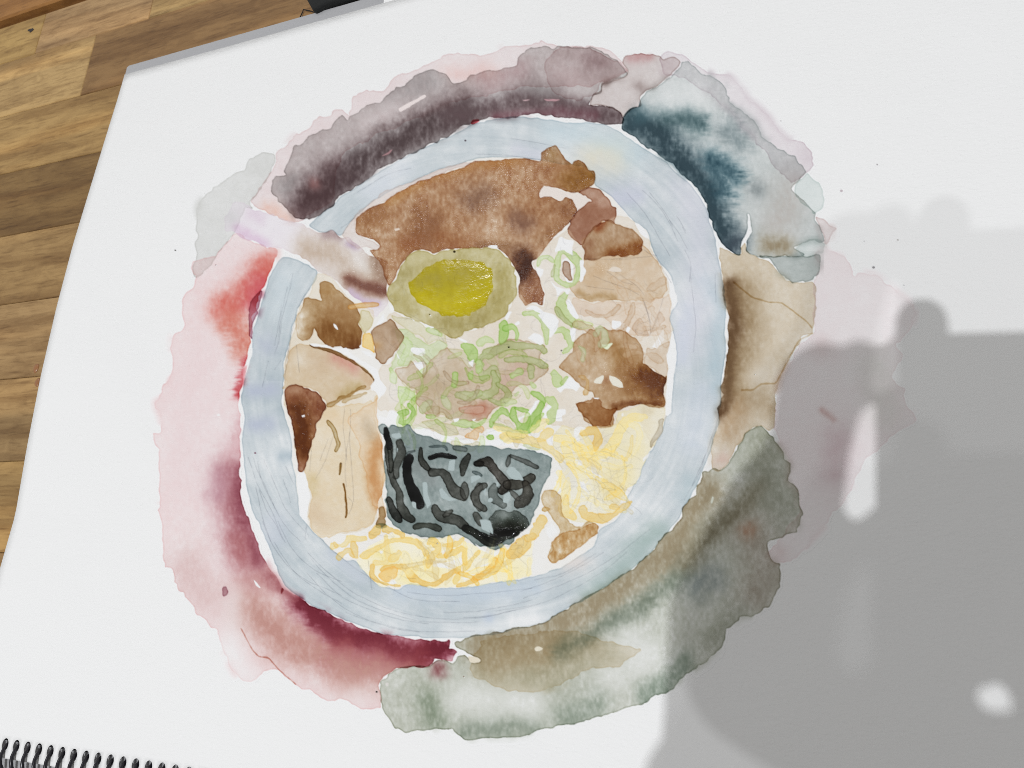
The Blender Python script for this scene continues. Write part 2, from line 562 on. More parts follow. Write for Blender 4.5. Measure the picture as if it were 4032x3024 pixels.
def rough(p, amp, step=7.0, closed=True):
    """break an outline into short pieces and let each wander like a drying edge"""
    q = np.vstack([p, p[:1]]) if closed else p
    out = []
    for a, b in zip(q[:-1], q[1:]):
        L = math.hypot(*(b - a)); n = max(1, int(L / step))
        out.append(a + (b - a) * (np.arange(n) / n)[:, None])
    if not closed:
        out.append(q[-1:])
    o = np.vstack(out)
    n = len(o)
    # rounding of the traced corners
    if n > 8:
        for _ in range(1):
            if closed:
                o = (np.roll(o, 1, 0) + 2 * o + np.roll(o, -1, 0)) / 4
            else:
                o[1:-1] = (o[:-2] + 2 * o[1:-1] + o[2:]) / 4
    if amp:
        d = np.zeros((n, 2))
        for wl, a in ((9, .6), (4, .6), (2, .5)):
            k = rng.randn(n // wl + 3, 2)
            idx = np.arange(n) / wl; i = idx.astype(int); f = (idx - i)[:, None]
            d += a * (k[i] * (1 - f) + k[i + 1] * f)
        fade = np.ones(n)
        if closed:
            m = min(6, n // 2); fade[:m] = np.linspace(0, 1, m); fade[-m:] = np.linspace(1, 0, m)
        o = o + d * amp * fade[:, None]
    return o


def pool(s, soft_=5):
    m, sl = fill(pts(s))
    POOL[sl] = np.maximum(POOL[sl], box(box(m, soft_), soft_).clip(0, 1)); WET[sl] = np.maximum(WET[sl], m)


def fill(p):
    """coverage of a closed outline -> (mask, slice)"""
    x = (p[:, 0] - RX0) / RS; y = (p[:, 1] - RY0) / RS
    x0 = max(0, int(x.min()) - 8); x1 = min(RW, int(x.max()) + 9)
    y0 = max(0, int(y.min()) - 8); y1 = min(RH, int(y.max()) + 9)
    if x1 <= x0 or y1 <= y0:
        return None, None
    w, h = x1 - x0, y1 - y0
    fl = np.zeros((h * 2, w + 1), np.float32)
    xs = np.append(x, x[0]) - x0; ys = (np.append(y, y[0]) - y0) * 2
    for k in range(len(x)):
        ax, ay, bx, by = xs[k], ys[k], xs[k + 1], ys[k + 1]
        sgn = 1.0
        if ay == by:
            continue
        if ay > by:
            ax, ay, bx, by = bx, by, ax, ay; sgn = -1.0
        r0 = max(0, math.ceil(ay - .5)); r1 = min(h * 2 - 1, math.ceil(by - .5) - 1)
        if r1 < r0:
            continue
        r = np.arange(r0, r1 + 1)
        c = np.clip(ax + (r + .5 - ay) * (bx - ax) / (by - ay), 0, w - 1e-3)
        ci = c.astype(int); cf = c - ci
        fl[r, ci] += sgn * (1 - cf); fl[r, ci + 1] += sgn * cf
    m = np.abs(np.cumsum(fl, 1)[:, :w]).clip(0, 1)
    m = (m[0::2] + m[1::2]) / 2
    return m.astype(np.float32), (slice(y0, y1), slice(x0, x1))


def box(m, r):
    for ax in (0, 1):
        c = np.cumsum(np.pad(m, [(r + 1, r) if a == ax else (0, 0) for a in (0, 1)], mode='edge'), ax)
        m = (np.take(c, range(2 * r + 1, c.shape[ax]), ax) - np.take(c, range(0, c.shape[ax] - 2 * r - 1), ax)) / (2 * r + 1)
    return m


def dist(p, sl, warp=0.0, feather=0.0):
    yy, xx = np.mgrid[sl[0], sl[1]].astype(np.float32)
    xx = xx * RS + RX0; yy = yy * RS + RY0
    if warp:
        xx = xx + warp_x[sl] * warp; yy = yy + warp_y[sl] * warp
    if feather:
        xx = xx + fea_x[sl] * feather
    d = np.full(xx.shape, 1e9, np.float32)
    if len(p) == 1:
        return np.hypot(xx - p[0, 0], yy - p[0, 1])
    for a, b in zip(p[:-1], p[1:]):
        v = b - a; L2 = float(v @ v) + 1e-6
        t = (((xx - a[0]) * v[0] + (yy - a[1]) * v[1]) / L2).clip(0, 1)
        np.minimum(d, np.hypot(xx - a[0] - t * v[0], yy - a[1] - t * v[1]), out=d)
    return d


def bbox(p, m):
    x0 = max(0, int((p[:, 0].min() - m - RX0) / RS)); x1 = min(RW, int((p[:, 0].max() + m - RX0) / RS) + 1)
    y0 = max(0, int((p[:, 1].min() - m - RY0) / RS)); y1 = min(RH, int((p[:, 1].max() + m - RY0) / RS) + 1)
    if x1 <= x0 or y1 <= y0:
        return None
    return (slice(y0, y1), slice(x0, x1))


def part_id(name):
    if name not in PART_NAMES:
        PART_NAMES.append(name)
    return PART_NAMES.index(name)


OVER = [0.0]                                    # how far a wet brush lifts what lies beneath it


def lay(m, sl, col, k=1.0, edge=.5, var=.38, grain=.2, cell=0.0, wet=0.0, part=None, blobs=(), ew=2, over=None, lost=0.0, polar=0.0, tooth=1.0):
    """lay one wash inside the coverage m: pigment gathers at the rim, pools and granulates"""
    if tooth:                                            # the edge breaks over the grain of the sheet
        b = box(m, 2)
        m = ((b - .5) * 2.2 + .5 + tooth * (n_fin[sl] * .55 + n_cel[sl] * .35) * (1 - np.abs(2 * b - 1))).clip(0, 1)
    if lost:
        s_ = ((n_lost[sl] - .12) * 5).clip(0, 1) * lost
        m = m * (1 - s_) + box(box(m, 11), 11).clip(0, 1) * s_
    core = box(m, ew + 1)
    e = ((m * (1 - core)).clip(0, 1) * 2.2) ** 1.2 * 1.9
    e = e * (.55 + .9 * (n_mid[sl] * .5 + .5))
    D = m * k * (1 + var * n_low[sl] * 1.3 + var * .5 * n_mid[sl] + grain * n_fin[sl] + 1.9 * cell * n_cel[sl] + polar * (n_pol[sl] + 1.1 * n_band[sl])).clip(.1, None) + edge * e * k
    A = absorb(col)
    acc = D[..., None] * A
    for b in blobs:
        s, r, c, st = b[:4]
        fe = b[4] if len(b) > 4 else 0.0
        p = pts(s); r = r * zs(s)
        g = np.exp(-(dist(p, sl, min(1.0, r / 45), fe) / r) ** 2 * 1.1)
        g = g * (1 + .35 * n_mid[sl] + (grain + cell) * n_cel[sl] * 1.2).clip(0, None)
        if c is None:                                    # water pushed the pigment away
            acc = acc * (1 - st * g * m).clip(0, 1)[..., None]
        else:
            g = (st * g).clip(0, 1)[..., None]
            acc = acc * (1 - g) + g * (m * (1 + .6 * edge * e))[..., None] * absorb(c)
    ov = OVER[0] if over is None else over
    if ov:
        T[sl] = np.exp(np.log(T[sl]) * (1 - ov * m)[..., None])
    T[sl] *= np.exp(acc)
    if wet:
        np.maximum(WET[sl], m * wet, out=WET[sl])
    if part:
        PID[sl][m > .5] = part_id(part)


def wash(s, col, k=1.0, amp=4.6, part=None, **kw):
    m, sl = fill(rough(pts(s), amp))
    if m is not None:
        lay(m, sl, col, k, part=part, **kw)


def reserve(s, tint=None, amp=1.2, k=1.0):
    """paper kept (or scraped) bare inside an outline"""
    m, sl = fill(rough(pts(s), amp, 5))
    if m is None:
        return
    c = np.exp(absorb(tint)) if tint is not None else np.ones(3, np.float32)
    T[sl] = T[sl] * (1 - m[..., None] * k) + c * m[..., None] * k
    WET[sl] *= 1 - m


def spline(p, n=6):
    if len(p) < 3:
        return p
    q = np.vstack([2 * p[0] - p[1], p, 2 * p[-1] - p[-2]])
    out = []
    for i in range(1, len(q) - 2):
        t = (np.arange(n) / n)[:, None]
        a, b, c, d = q[i - 1], q[i], q[i + 1], q[i + 2]
        out.append(.5 * (2 * b + (c - a) * t + (2 * a - 5 * b + 4 * c - d) * t ** 2 + (3 * b - a - 3 * c + d) * t ** 3))
    out.append(p[-1:])
    return np.vstack(out)


def stroke(s, w, col, k=1.0, part=None, wob=.18, taper=.28, smooth=True, **kw):
    """one pull of the brush along a path, pressed and lifted as the hand goes"""
    p = pts(s); w = w * zs(s) / 2
    p = rough(spline(p) if smooth else p, 0, 6, False)
    sl = bbox(p, w * 1.8 + 12)
    if sl is None:
        return
    n = len(p); t = np.arange(n) / max(1, n - 1)
    kn = rng.uniform(.82, 1.2, 6)
    r = w * np.interp(t * 5, range(6), kn)
    end = np.minimum(t, 1 - t) * n * 6
    r = r * (1 - taper * np.exp(-end / (w * .9 + 1)))
    yy, xx = np.mgrid[sl[0], sl[1]].astype(np.float32)
    xx = xx * RS + RX0 + warp_x[sl] * .14; yy = yy * RS + RY0 + warp_y[sl] * .14
    f = np.full(xx.shape, -1e9, np.float32)
    for i in range(n - 1):
        v = p[i + 1] - p[i]; L2 = float(v @ v) + 1e-6
        u = (((xx - p[i, 0]) * v[0] + (yy - p[i, 1]) * v[1]) / L2).clip(0, 1)
        np.maximum(f, r[i] + (r[i + 1] - r[i]) * u - np.hypot(xx - p[i, 0] - u * v[0], yy - p[i, 1] - u * v[1]), out=f)
    m = ((f + n_mid[sl] * w * wob * 2) / 1.8 + .5).clip(0, 1)
    kw.setdefault('tooth', .6)
    lay(m, sl, col, k, part=part, **kw)


def soft(s, r, col, st):
    p = pts(s); r = r * zs(s)
    sl = bbox(p, r * 2.2)
    g = np.exp(-(dist(p, sl, min(1, r / 45)) / r) ** 2)
    T[sl] *= np.exp((st * g)[..., None] * absorb(col))


def pencil(p, w=2.6, st=.17):
    p = np.asarray(p); p = rough(p, .9, 8, False)
    sl = bbox(p, 8)
    if sl is None:
        return
    m = ((w * .5 - dist(p, sl)) / 1.6 + .5).clip(0, 1)
    m = m * (st * (.75 + .55 * n_fin[sl] + .45 * n_mid[sl])).clip(0, 1)
    T[sl] *= np.exp(m[..., None] * absorb([95, 95, 105]))


def dot(s, r, col):
    part = 'paint_speck#%d' % len(PART_NAMES)
    p = pts(s); z = zs(s); n = 14
    a = np.arange(n) * 2 * math.pi / n
    q = p[0] + np.c_[np.cos(a), np.sin(a) * .8] * r * z * .7
    m, sl = fill(q)
    if m is not None:
        lay(m, sl, col, .8, edge=.4, ew=1, var=0, part=part, tooth=0)

# ---- background washes -------------------------------------------------------
wash("R1 1620,1305 1700,1210 1760,1120 1795,1020 1780,1000 1850,950 1900,900 2010,825 2040,790 2080,765 2140,760 2160,715 2212,700 R2 60,760 65,640 100,590 160,575 220,585 270,600 300,560 340,500 400,480 450,470 520,445 580,415 620,395 660,368 720,355 780,342 850,345 960,350 1020,340 1060,315 1120,297 1180,296 1240,298 1250,280 1300,270 1330,292 1380,300 1480,300 1600,298 1680,305 1740,330 1800,385 1820,410 1850,470 1600,560 1200,560 800,640 400,800 0,1000 R1 2150,1300 1950,1440 1880,1440 1780,1400 1680,1360",
     (224, 214, 214), .9, part='pale_halo_wash', lost=0.8, edge=.8,
     blobs=[("R2 980,450 700,480", 70, (225, 195, 190), .5), ("R1 1840,1420 1750,1350", 60, (225, 185, 170), .6)])
wash("R2 2060,385 2080,350 2120,338 2212,355 R3 0,362 80,410 150,460 265,487 300,487 390,580 420,640 510,710 620,830 700,905 790,930 860,990 855,1060 810,1115 770,1150 700,1200 300,700 0,500 R2 2100,480",
     (219, 213, 216), .9, part='pale_halo_wash', lost=0.8, edge=1.0, blobs=[("R3 800,1020", 60, (205, 195, 200), .4)])
wash("R1 1850,1095 1885,1000 1890,940 1940,935 2020,880 2150,830 2170,770 2212,730 R2 30,780 80,745 160,690 260,640 300,600 370,555 420,545 500,490 560,465 610,465 630,480 680,470 720,525 760,530 900,480 1000,460 1140,425 1150,385 1190,340 1240,310 1330,295 1375,325 1400,305 1470,305 1500,322 1560,308 1640,322 1700,350 1760,385 1815,410 1862,465 1840,490 1760,520 1680,540 1672,570 1690,590 1640,610 1610,650 1600,690 1700,680 1790,720 1830,760 1820,800 1720,800 1620,790 1500,760 1350,750 1200,742 1120,745 1000,765 900,785 830,810 700,880 560,945 380,1030 200,1140 0,1260 R1 2150,1340 2000,1440 1930,1410 1870,1370 1865,1340 1800,1300 1760,1250 1745,1200 1760,1165 1790,1140 1840,1145 1860,1140 1835,1110",
     (198, 197, 196), 1, part='grey_mauve_wash', lost=0.7, edge=.8, cell=.12, amp=5,
     blobs=[("R2 -200,1290 0,1150 200,1020 400,900 600,800 800,720", 120, (90, 77, 78), .9), ("R2 700,740 1000,690 1200,660 1400,680 1600,710 1780,760", 75, (104, 88, 90), .85),
            ("R2 1000,760 1400,730 1640,740", 40, (120, 80, 88), .5),
            ("R1 1960,1370 2100,1230 2212,1120", 110, (92, 74, 76), .45), ("R2 250,600 500,540 600,500", 80, (164, 164, 164), .5),
            ("R2 1240,560 1330,590", 90, (140, 133, 133), .5), ("R2 1420,500 1550,560", 120, None, .35), ("R2 150,800 350,700", 70, None, .4), ("R1 1860,1180", 70, (150, 152, 152), .5),
            ("R2 950,520 1150,470", 90, (185, 160, 162), .4), ("R1 2040,1190", 40, (205, 150, 145), .5)])
wash("R2 1320,400 1400,310 1470,305 1500,322 1560,308 1640,322 1700,350 1760,385 1815,410 1862,465 1840,490 1760,520 1680,540 1640,620 1560,650 1450,640 1380,600 1330,540 1310,460",
     (220, 212, 212), .8, part='grey_mauve_wash', lost=0.5, edge=1.2, blobs=[("R2 1700,400 1600,380", 60, (180, 160, 162), .5)])
wash("R2 1820,405 1840,365 1900,345 2000,350 2070,365 2080,390 2130,365 2180,375 2205,400 2190,440 2130,480 2060,560 1980,590 1930,640 1940,690 1880,710 1840,760 1790,710 1690,680 1610,680 1640,610 1690,590 1680,540 1760,520 1840,490 1862,465",
     (205, 197, 195), .9, part='grey_mauve_wash', lost=0.7, edge=1.2, amp=3, blobs=[("R2 1870,380 1980,370", 40, (190, 150, 150), .6), ("R2 1920,560 1960,600", 40, (150, 135, 132), .5)])
wash("R2 1815,840 1820,760 1850,720 1880,700 1940,690 1950,640 1985,590 2060,560 2130,490 2190,440 2205,400 R3 0,400 100,450 160,500 240,530 280,580 310,660 370,700 440,760 490,830 515,885 580,930 700,1010 760,1045 800,1110 730,1190 715,1235 770,1300 860,1390 870,1440 910,1520 920,1575 870,1560 830,1550 800,1570 750,1600 725,1615 780,1640 800,1659 700,1665 490,1660 440,1645 420,1610 420,1560 450,1500 450,1440 430,1395 415,1400 425,1450 420,1480 405,1520 395,1560 385,1600 365,1659 330,1645 240,1570 215,1520 200,1470 170,1400 150,1300 100,1220 0,1120 R2 2212,1130 2150,1060 2000,960 1900,890 1830,850",
     (196, 202, 201), .9, part='teal_wash', lost=0.5, edge=1.0, cell=.1, amp=4.5,
     blobs=[("R2 1900,800 2050,880 2180,1000 R3 60,1130 150,1260 220,1420 280,1560", 98, (58, 82, 92), 1.0, .6), ("R3 280,1620 340,1560", 70, (70, 84, 96), .7),
            ("R2 2080,780 R3 0,760 100,810", 75, (56, 88, 94), .6, 1.0), ("R3 330,1130 180,1040 250,1250", 75, (46, 84, 98), .7, 1.0), ("R3 350,900 300,840", 90, (110, 130, 135), .5, 1),
            ("R3 640,1430 700,1250", 160, (190, 184, 178), .7), ("R3 560,1590 640,1600", 75, (158, 140, 108), .8), ("R3 100,600 R2 2100,650", 100, None, .35), ("R2 1930,760", 75, (70, 108, 118), .6), ("R3 480,1220", 60, (130, 140, 142), .6)])
wash("R3 810,1120 870,1185 900,1220 915,1280 905,1330 870,1370 860,1390 770,1300 715,1235 730,1190", (212, 219, 217), .9, part='teal_wash', lost=0.5, edge=1.0)
wash("R3 725,1615 750,1600 800,1570 830,1550 870,1560 920,1575 915,1630 850,1650 800,1664", (212, 218, 216), .9, part='teal_wash', lost=0.5, edge=.8)
wash("R3 860,1400 920,1430 990,1480 970,1520 945,1575 920,1575 910,1520 870,1440", (222, 213, 212), 1, part='pink_wash', lost=0.9, edge=1.2)
wash("R5 240,-60 330,0 375,-10 400,-100 440,-10 500,15 560,20 600,80 680,160 720,178 850,165 870,300 860,400 850,500 770,520 760,560 710,630 650,740 620,830 600,950 590,1100 560,1140 520,1110 480,1105 420,1140 380,1210 330,1300 290,1350 240,1395 215,1375 190,1380 190,1240 210,1150 245,1080 225,1000 250,960 255,830 275,680 285,600 305,400 290,360 275,250 270,140 250,80",
     (212, 203, 188), 1, part='beige_brown_wash', lost=0.6, edge=.55, cell=.08,
     blobs=[("R5 310,200 330,350 335,480 305,640 300,800 280,930 240,1020", 54, (92, 68, 48), 1.0, .3), ("R5 380,250 420,450 360,700 330,900", 120, (150, 128, 98), .6), ("R5 480,780", 80, None, .4), ("R5 300,1150 350,1000", 90, (175, 145, 112), .5), ("R5 260,1330", 60, (215, 185, 175), .5), ("R5 500,900 560,1000", 90, (170, 150, 122), .5)])
wash("R3 850,1650 880,1625 940,1625 1000,1640 1040,1659 R5 1060,10 1090,70 1110,125 1180,115 1260,112 1300,140 1320,180 1400,220 1450,265 1490,310 1500,380 1480,450 1440,520 1380,580 1390,605 1430,630 1420,670 1380,720 1350,750 1350,790 1390,830 1440,870 1420,930 1450,980 1525,1050 1500,1090 1420,1120 1340,1180 1280,1250 1200,1300 1100,1500 R8 1000,0 850,200 700,320 640,330 580,320 550,270 R5 760,1659 750,1550 720,1490 680,1480 690,1320 640,1230 590,1100 620,830 760,560 850,500 860,300 850,165 895,90",
     (229, 219, 220), .75, part='pink_wash', lost=0.9, edge=.9,
     blobs=[("R5 900,1000 980,1060", 22, (205, 165, 160), .6), ("R5 1000,1200 980,1400", 110, (215, 190, 195), .6), ("R5 900,600", 90, (220, 200, 200), .5), ("R8 620,260", 70, (220, 198, 198), .6), ("R5 1250,700 1300,1000", 130, (215, 214, 208), .5)])
wash("R3 490,1655 R5 500,15 560,20 600,80 680,160 720,178 760,170 830,155 880,120 895,90 890,0 R3 880,1640 820,1659", (182, 189, 186), .9, part='teal_wash', lost=0.5, edge=.8)
for q in ("R5 330,170 400,230 450,270 560,300 640,300 720,360 800,420 840,470", "R5 380,870 450,870 510,825 600,825 650,740 700,640 760,540 850,500"):
    stroke(q, 9, (200, 184, 156), .45, part='beige_brown_wash', smooth=False)
wash("R5 240,1395 290,1350 330,1300 380,1210 420,1140 480,1105 520,1112 560,1150 600,1205 640,1240 660,1300 685,1330 690,1400 680,1470 720,1490 740,1500 760,1560 755,1610 770,1659 R8 760,40 740,130 570,180 545,210 545,270 570,320 635,335 635,400 625,490 590,570 550,620 510,645 470,670 380,690 330,730 285,770 275,820 250,880 190,930 120,990 0,1075 R7 2150,1130 2100,1165 2000,1215 1880,1260 1700,1315 1500,1370 1330,1400 1200,1445 1000,1470 880,1477 800,1470 745,1425 690,1400 600,1408 500,1420 400,1430 350,1400 300,1330 265,1270 245,1150 250,1090 300,1060 370,1025 470,1000 550,1000 620,965 680,962 720,990 750,935 800,925 830,950 850,980 900,970 915,960 830,920 760,880 725,850 800,830 900,800 1050,775 1200,745 1300,730 1380,680 1500,600 1600,550 1700,490 1800,430 1900,360 2000,270 2100,150 2212,30 R5 0,1640 100,1500 130,1400 190,1380 215,1375",
     (196, 198, 189), 1, part='green_wash', lost=0.35, edge=1.2, cell=.2, amp=4.5,
     blobs=[("R7 900,850 1200,800 1450,700 1700,560 1950,400 2150,230 R5 150,1520", 120, (160, 148, 124), .85, .3), ("R7 1000,980 1300,920 1600,820", 110, (168, 152, 126), .5), ("R7 1420,900 1500,860 1560,840 1700,740 1950,620 2212,400", 70, (112, 122, 108), .55, .6),
            ("R8 0,330 130,200 260,80 R5 500,1500", 75, (130, 124, 104), .7), ("R8 170,430 100,480", 110, (146, 154, 152), .7), ("R7 560,1230 600,1330", 90, (120, 132, 112), .55), ("R7 820,1430 1000,1400 1250,1400", 80, (134, 144, 130), .6),
            ("R7 800,1190 950,1220", 130, None, .55), ("R7 1150,1230 1250,1260", 110, None, .6), ("R7 1850,880 1950,930 1750,1050", 130, None, .55, 1), ("R8 20,960 R7 2100,1130 1960,1180", 70, (124, 138, 124), .6), ("R7 1650,1250 1450,1330", 90, (130, 142, 128), .5),
            ("R5 500,1180 480,1300", 130, (152, 154, 136), .5), ("R5 560,1450 650,1600", 150, (150, 152, 138), .5), ("R8 450,150 R8 560,350 R8 480,520", 150, (160, 150, 138), .5), ("R8 330,700 R8 200,850", 90, (150, 152, 138), .4), ("R7 630,1020", 50, (130, 70, 75), .5), ("R8 420,120", 60, (180, 135, 110), .4)])
wash("R7 830,1020 870,1070 950,1110 1000,1140 1100,1160 1250,1165 1400,1130 1550,1050 1620,1015 1800,1000 1950,900 1500,760 900,830", (216, 206, 188), .6, part='green_wash', lost=1.0, edge=.7)
reserve("R7 1250,885 1275,872 1310,883 1290,900 1260,905", (222, 216, 200))
reserve("R7 820,935 860,940 910,962 880,980 835,978", (222, 214, 198))
reserve("R7 285,1108 310,1105 305,1130 288,1130", (215, 212, 208))
reserve("R5 180,1600 195,1555 205,1570 190,1612", (205, 208, 196))
# red side
wash("R1 1520,1510 1450,1600 1400,1659 R4 1260,30 1245,60 1250,110 1275,140 1270,190 1250,215 1200,240 1175,290 1185,380 1195,450 1185,490 1145,510 1130,550 1115,600 1125,640 1115,720 1095,800 1050,840 1038,900 1010,940 1005,980 1035,1010 1045,1060 1045,1130 1000,1150 995,1200 1035,1250 1030,1330 1035,1450 1040,1659 R6 1045,80 1060,200 1070,300 1065,370 1110,370 1130,420 1150,480 1165,525 1190,525 1240,600 1265,630 1265,660 1330,690 1380,740 1415,755 1420,830 1470,930 1500,1010 1560,1080 1640,1090 1700,1050 1800,1020 1850,1060 1920,1120 2000,1160 2090,1205 2160,1220 2212,1215 R7 50,1240 110,1270 200,1280 265,1270 245,1150 250,1090 300,1060 370,1025 470,1000 550,1000 620,965 690,970 720,985 740,920 770,910 720,890 680,900 715,850 710,835 600,832 470,825 300,800 150,755 0,695 R6 2150,670 2000,600 1900,530 1840,490 1780,400 1700,310 1650,150 1600,0 R4 1590,1659 1570,1550 1555,1400 1560,1200 1555,1050 1545,1000 1555,900 1580,780 1610,640 1625,540 1615,500 1640,400 1680,290 1700,225 1740,130 1800,10 R1 1810,1640 1800,1625 1700,1590 1600,1540 1560,1515",
     (230, 214, 214), .9, part='red_wash', lost=0.8, edge=.9, cell=.08,
     blobs=[("R4 1730,60 1640,190 1540,290 1450,330", 95, (214, 112, 100), .85), ("R4 1640,300 1680,200", 75, (208, 90, 102), .75), ("R4 1500,430 1560,540 1600,600", 85, (212, 122, 104), .8, .8), ("R4 1600,680 1575,800 1550,900", 34, (198, 70, 78), .9, .6),
            ("R4 1500,1420 1520,1600 R6 1560,60 1600,200 1640,290", 135, (178, 116, 124), .8), ("R4 1550,1420 1570,1600 R6 1590,60 1630,180 1690,330", 55, (150, 78, 92), .8, .4), ("R6 1540,180 1560,280", 80, (172, 100, 104), .6), ("R4 1420,1440 1400,1520", 75, (175, 118, 132), .55), ("R4 1560,1100 1540,1250", 80, (212, 165, 170), .6), ("R4 1300,700 1250,1000 1250,1400", 200, (228, 208, 209), .5),
            ("R6 1980,600 2120,720 2212,800 R7 150,830 330,890 500,930 660,890", 88, (122, 40, 56), 1.15, .8), ("R6 2140,930 2212,870 R7 60,960 300,980 500,960", 90, (150, 60, 66), .6, 1), ("R6 1650,640 1850,830 2100,930 R7 60,1020 350,1040", 150, (196, 148, 138), .85), ("R6 1720,420 1640,430", 110, (198, 146, 144), .7), ("R6 1760,420 1900,560", 50, (160, 88, 94), .6),
            ("R6 1230,330 1250,450 1400,560", 150, (216, 188, 186), .65), ("R6 1520,600 1500,900", 90, None, .4), ("R6 1480,900 1620,1080", 90, None, .5), ("R7 100,1180", 100, None, .3)])
wash("R4 1685,225 1705,220 1690,300 1650,440 1625,545 1610,470 1615,380 1640,290", (190, 150, 165), .9, part='red_wash', lost=0.8, edge=1.0)
wash("R6 1440,490 1475,475 1482,510 1467,555 1447,558", (190, 158, 168), .9, part='red_wash')
wash("R6 1825,490 1842,490 1832,530 1812,555", (180, 110, 118), .8, part='red_wash')
reserve("R6 1643,437 1660,455 1692,490 1687,498 1660,478")
reserve("R4 1405,1030 1420,1022 1428,1035 1412,1038")
stroke("R6 1560,750 1600,830 1640,900 1680,938 1740,945 1790,1000 1850,1060 1920,1120", 8, (206, 168, 156), .6, part='red_wash', smooth=False)
wash("R1 1280,1640 1262,1580 1275,1530 1265,1480 1275,1400 1270,1350 1310,1300 1380,1220 1450,1180 1500,1130 1580,1105 1625,1030 1690,990 1740,985 1785,1010 1785,1060 1740,1150 1690,1210 1640,1280 1615,1300 1620,1330 1640,1360 1580,1340 1540,1500 1450,1590 R4 1400,10 1330,100 1275,150 1248,110 1240,60 1270,20",
     (213, 213, 211), .9, part='pale_grey_wash', lost=0.8, edge=.8)
reserve("R2 370,705 430,670 545,615 555,630 480,670 380,728", (228, 218, 216))
reserve("R2 1170,650 1235,643 1190,658", (190, 165, 168))
reserve("R2 1310,642 1420,645 1400,660 1330,656", (185, 150, 155))
reserve("R2 260,1015 335,966 312,1000", (170, 135, 138))
wash("R2 835,805 860,770 890,765 895,785 860,808", (205, 120, 128), .9, part='grey_mauve_wash')
# ---- the bowl ------------------------------------------------------------------
RIM = "A 530,95 640,0 R2 0,1275 200,1145 380,1035 560,950 700,885 830,815 900,795 1000,770 1120,757 1200,762 1350,775 1480,800 1600,795 1700,810 1790,850 1830,875 1900,920 2000,985 2100,1050 2180,1130 R3 0,1150 60,1200 120,1280 155,1350 165,1420 200,1500 215,1560 225,1640 R5 235,30 250,100 265,180 280,300 285,370 275,480 282,600 262,740 255,850 250,960 228,1010 243,1080 210,1150 180,1260 130,1400 90,1500 0,1640 R7 2180,50 2100,150 2000,270 1900,360 1800,430 1700,490 1600,555 1500,605 1380,680 1300,728 1200,745 1050,778 900,800 800,815 650,818 560,815 480,800 400,805 300,795 150,752 0,690 R6 2150,665 2000,590 1900,520 1850,480 1800,380 1760,260 1700,120 1640,0 R4 1600,1500 1580,1300 1570,1150 1585,1050 1565,930 1580,830 1610,700 1640,590 1630,540 1660,420 1700,290 1720,230 1740,150 1800,40 1830,10 1870,8 1920,20 2000,60 2050,100 A 615,540 600,620 540,720 490,800 430,890 400,1000 370,1100 350,1220 310,1340 290,1460 C 290,0 295,100 280,250 275,370 300,450 320,560 360,640 370,740 365,900 410,1040 415,1200 430,1300 450,1430 520,1530 580,1600 650,1650 E 200,470 300,560 400,640 490,630 520,650 570,730 640,820 740,890 860,915 920,920 960,880 1050,870 1150,890 1300,905 1500,905 1650,890 1800,860 2000,835 2212,795 R7 1330,400 1450,350 1560,280 1640,220 D 1260,1560 1400,1490 1490,1400 1540,1250 1600,1130 1650,1070 1680,960 1740,820 1780,770 1830,690 1870,630 1890,560 1900,480 1960,440 1975,200 1990,0 B 1990,1500 2010,1370 2000,1250 1970,1100 1940,1000 1970,920 2010,880 2020,830 1980,700 1960,600 1900,510 1840,440 1790,350 1750,240 1750,190 1720,130 1600,60 1540,0 R2 1800,1330 1750,1270 1650,1200 1640,1150 1600,1080 1500,1070 1400,1060 1290,1040 1150,1020 1000,1020 880,1025 800,1050 740,1075 640,1095 500,1160 350,1220 200,1310 60,1440 0,1530 A 830,205 760,140 700,170 620,150"
wash(RIM, (200, 208, 212), 1, part='bowl_rim', edge=.8, var=.45, grain=.1, amp=2.0, ew=2, polar=.32, tooth=.6,
     blobs=[("R5 130,150 230,330 220,600 200,850", 60, (176, 198, 208), .55), ("R3 0,1230 100,1450 R5 100,300 60,550", 120, (214, 212, 224), .5), ("R4 1700,560 1720,590", 70, (184, 192, 206), .8), ("R4 1640,870 1760,860", 60, (182, 190, 208), .8), ("R4 1640,1090 1740,1090", 55, (182, 190, 208), .8),
            ("C 280,870 340,860", 70, (172, 188, 198), .7), ("R6 1780,80 1800,160", 90, (200, 206, 218), .6), ("E 300,580 450,680 560,800", 80, (196, 204, 216), .6), ("E 950,930 1400,960 1800,940 2212,880", 110, (190, 204, 218), .65), ("E 1780,1200", 60, (184, 198, 218), .6),
            ("R7 2050,130 1900,260 1750,420 1620,520", 90, (168, 188, 184), .8), ("R5 60,1480 20,1560", 70, (180, 198, 204), .6), ("R2 1650,1000 1760,1010", 120, (224, 216, 196), .8), ("R2 1780,1270 1900,1260", 80, (200, 202, 220), .6), ("R2 400,1100 200,1230", 90, (208, 214, 224), .5),
            ("R2 1400,850 1600,850 1900,1000", 110, (196, 216, 224), .5), ("R7 1120,720 1250,690", 75, None, .9), ("R7 1000,770 700,790", 60, None, .5), ("R5 100,900 60,1200", 100, (204, 212, 224), .5), ("R7 1480,350 1560,330", 60, (226, 216, 210), .7), ("B 2100,900 2080,1400", 90, (204, 210, 224), .6),
            ("R4 1850,150 1800,350", 90, (202, 214, 220), .5), ("R2 1290,1000 1150,990", 60, (208, 208, 222), .5)])
reserve("R4 1615,640 1640,590 1635,640 1600,760 1590,800", None, .5)
INNER = 'A 615,540' + RIM.split('A 615,540')[1]
wash(INNER, (226, 221, 212), .4, part='noodle_bed', edge=.1, amp=1.5, over=0)
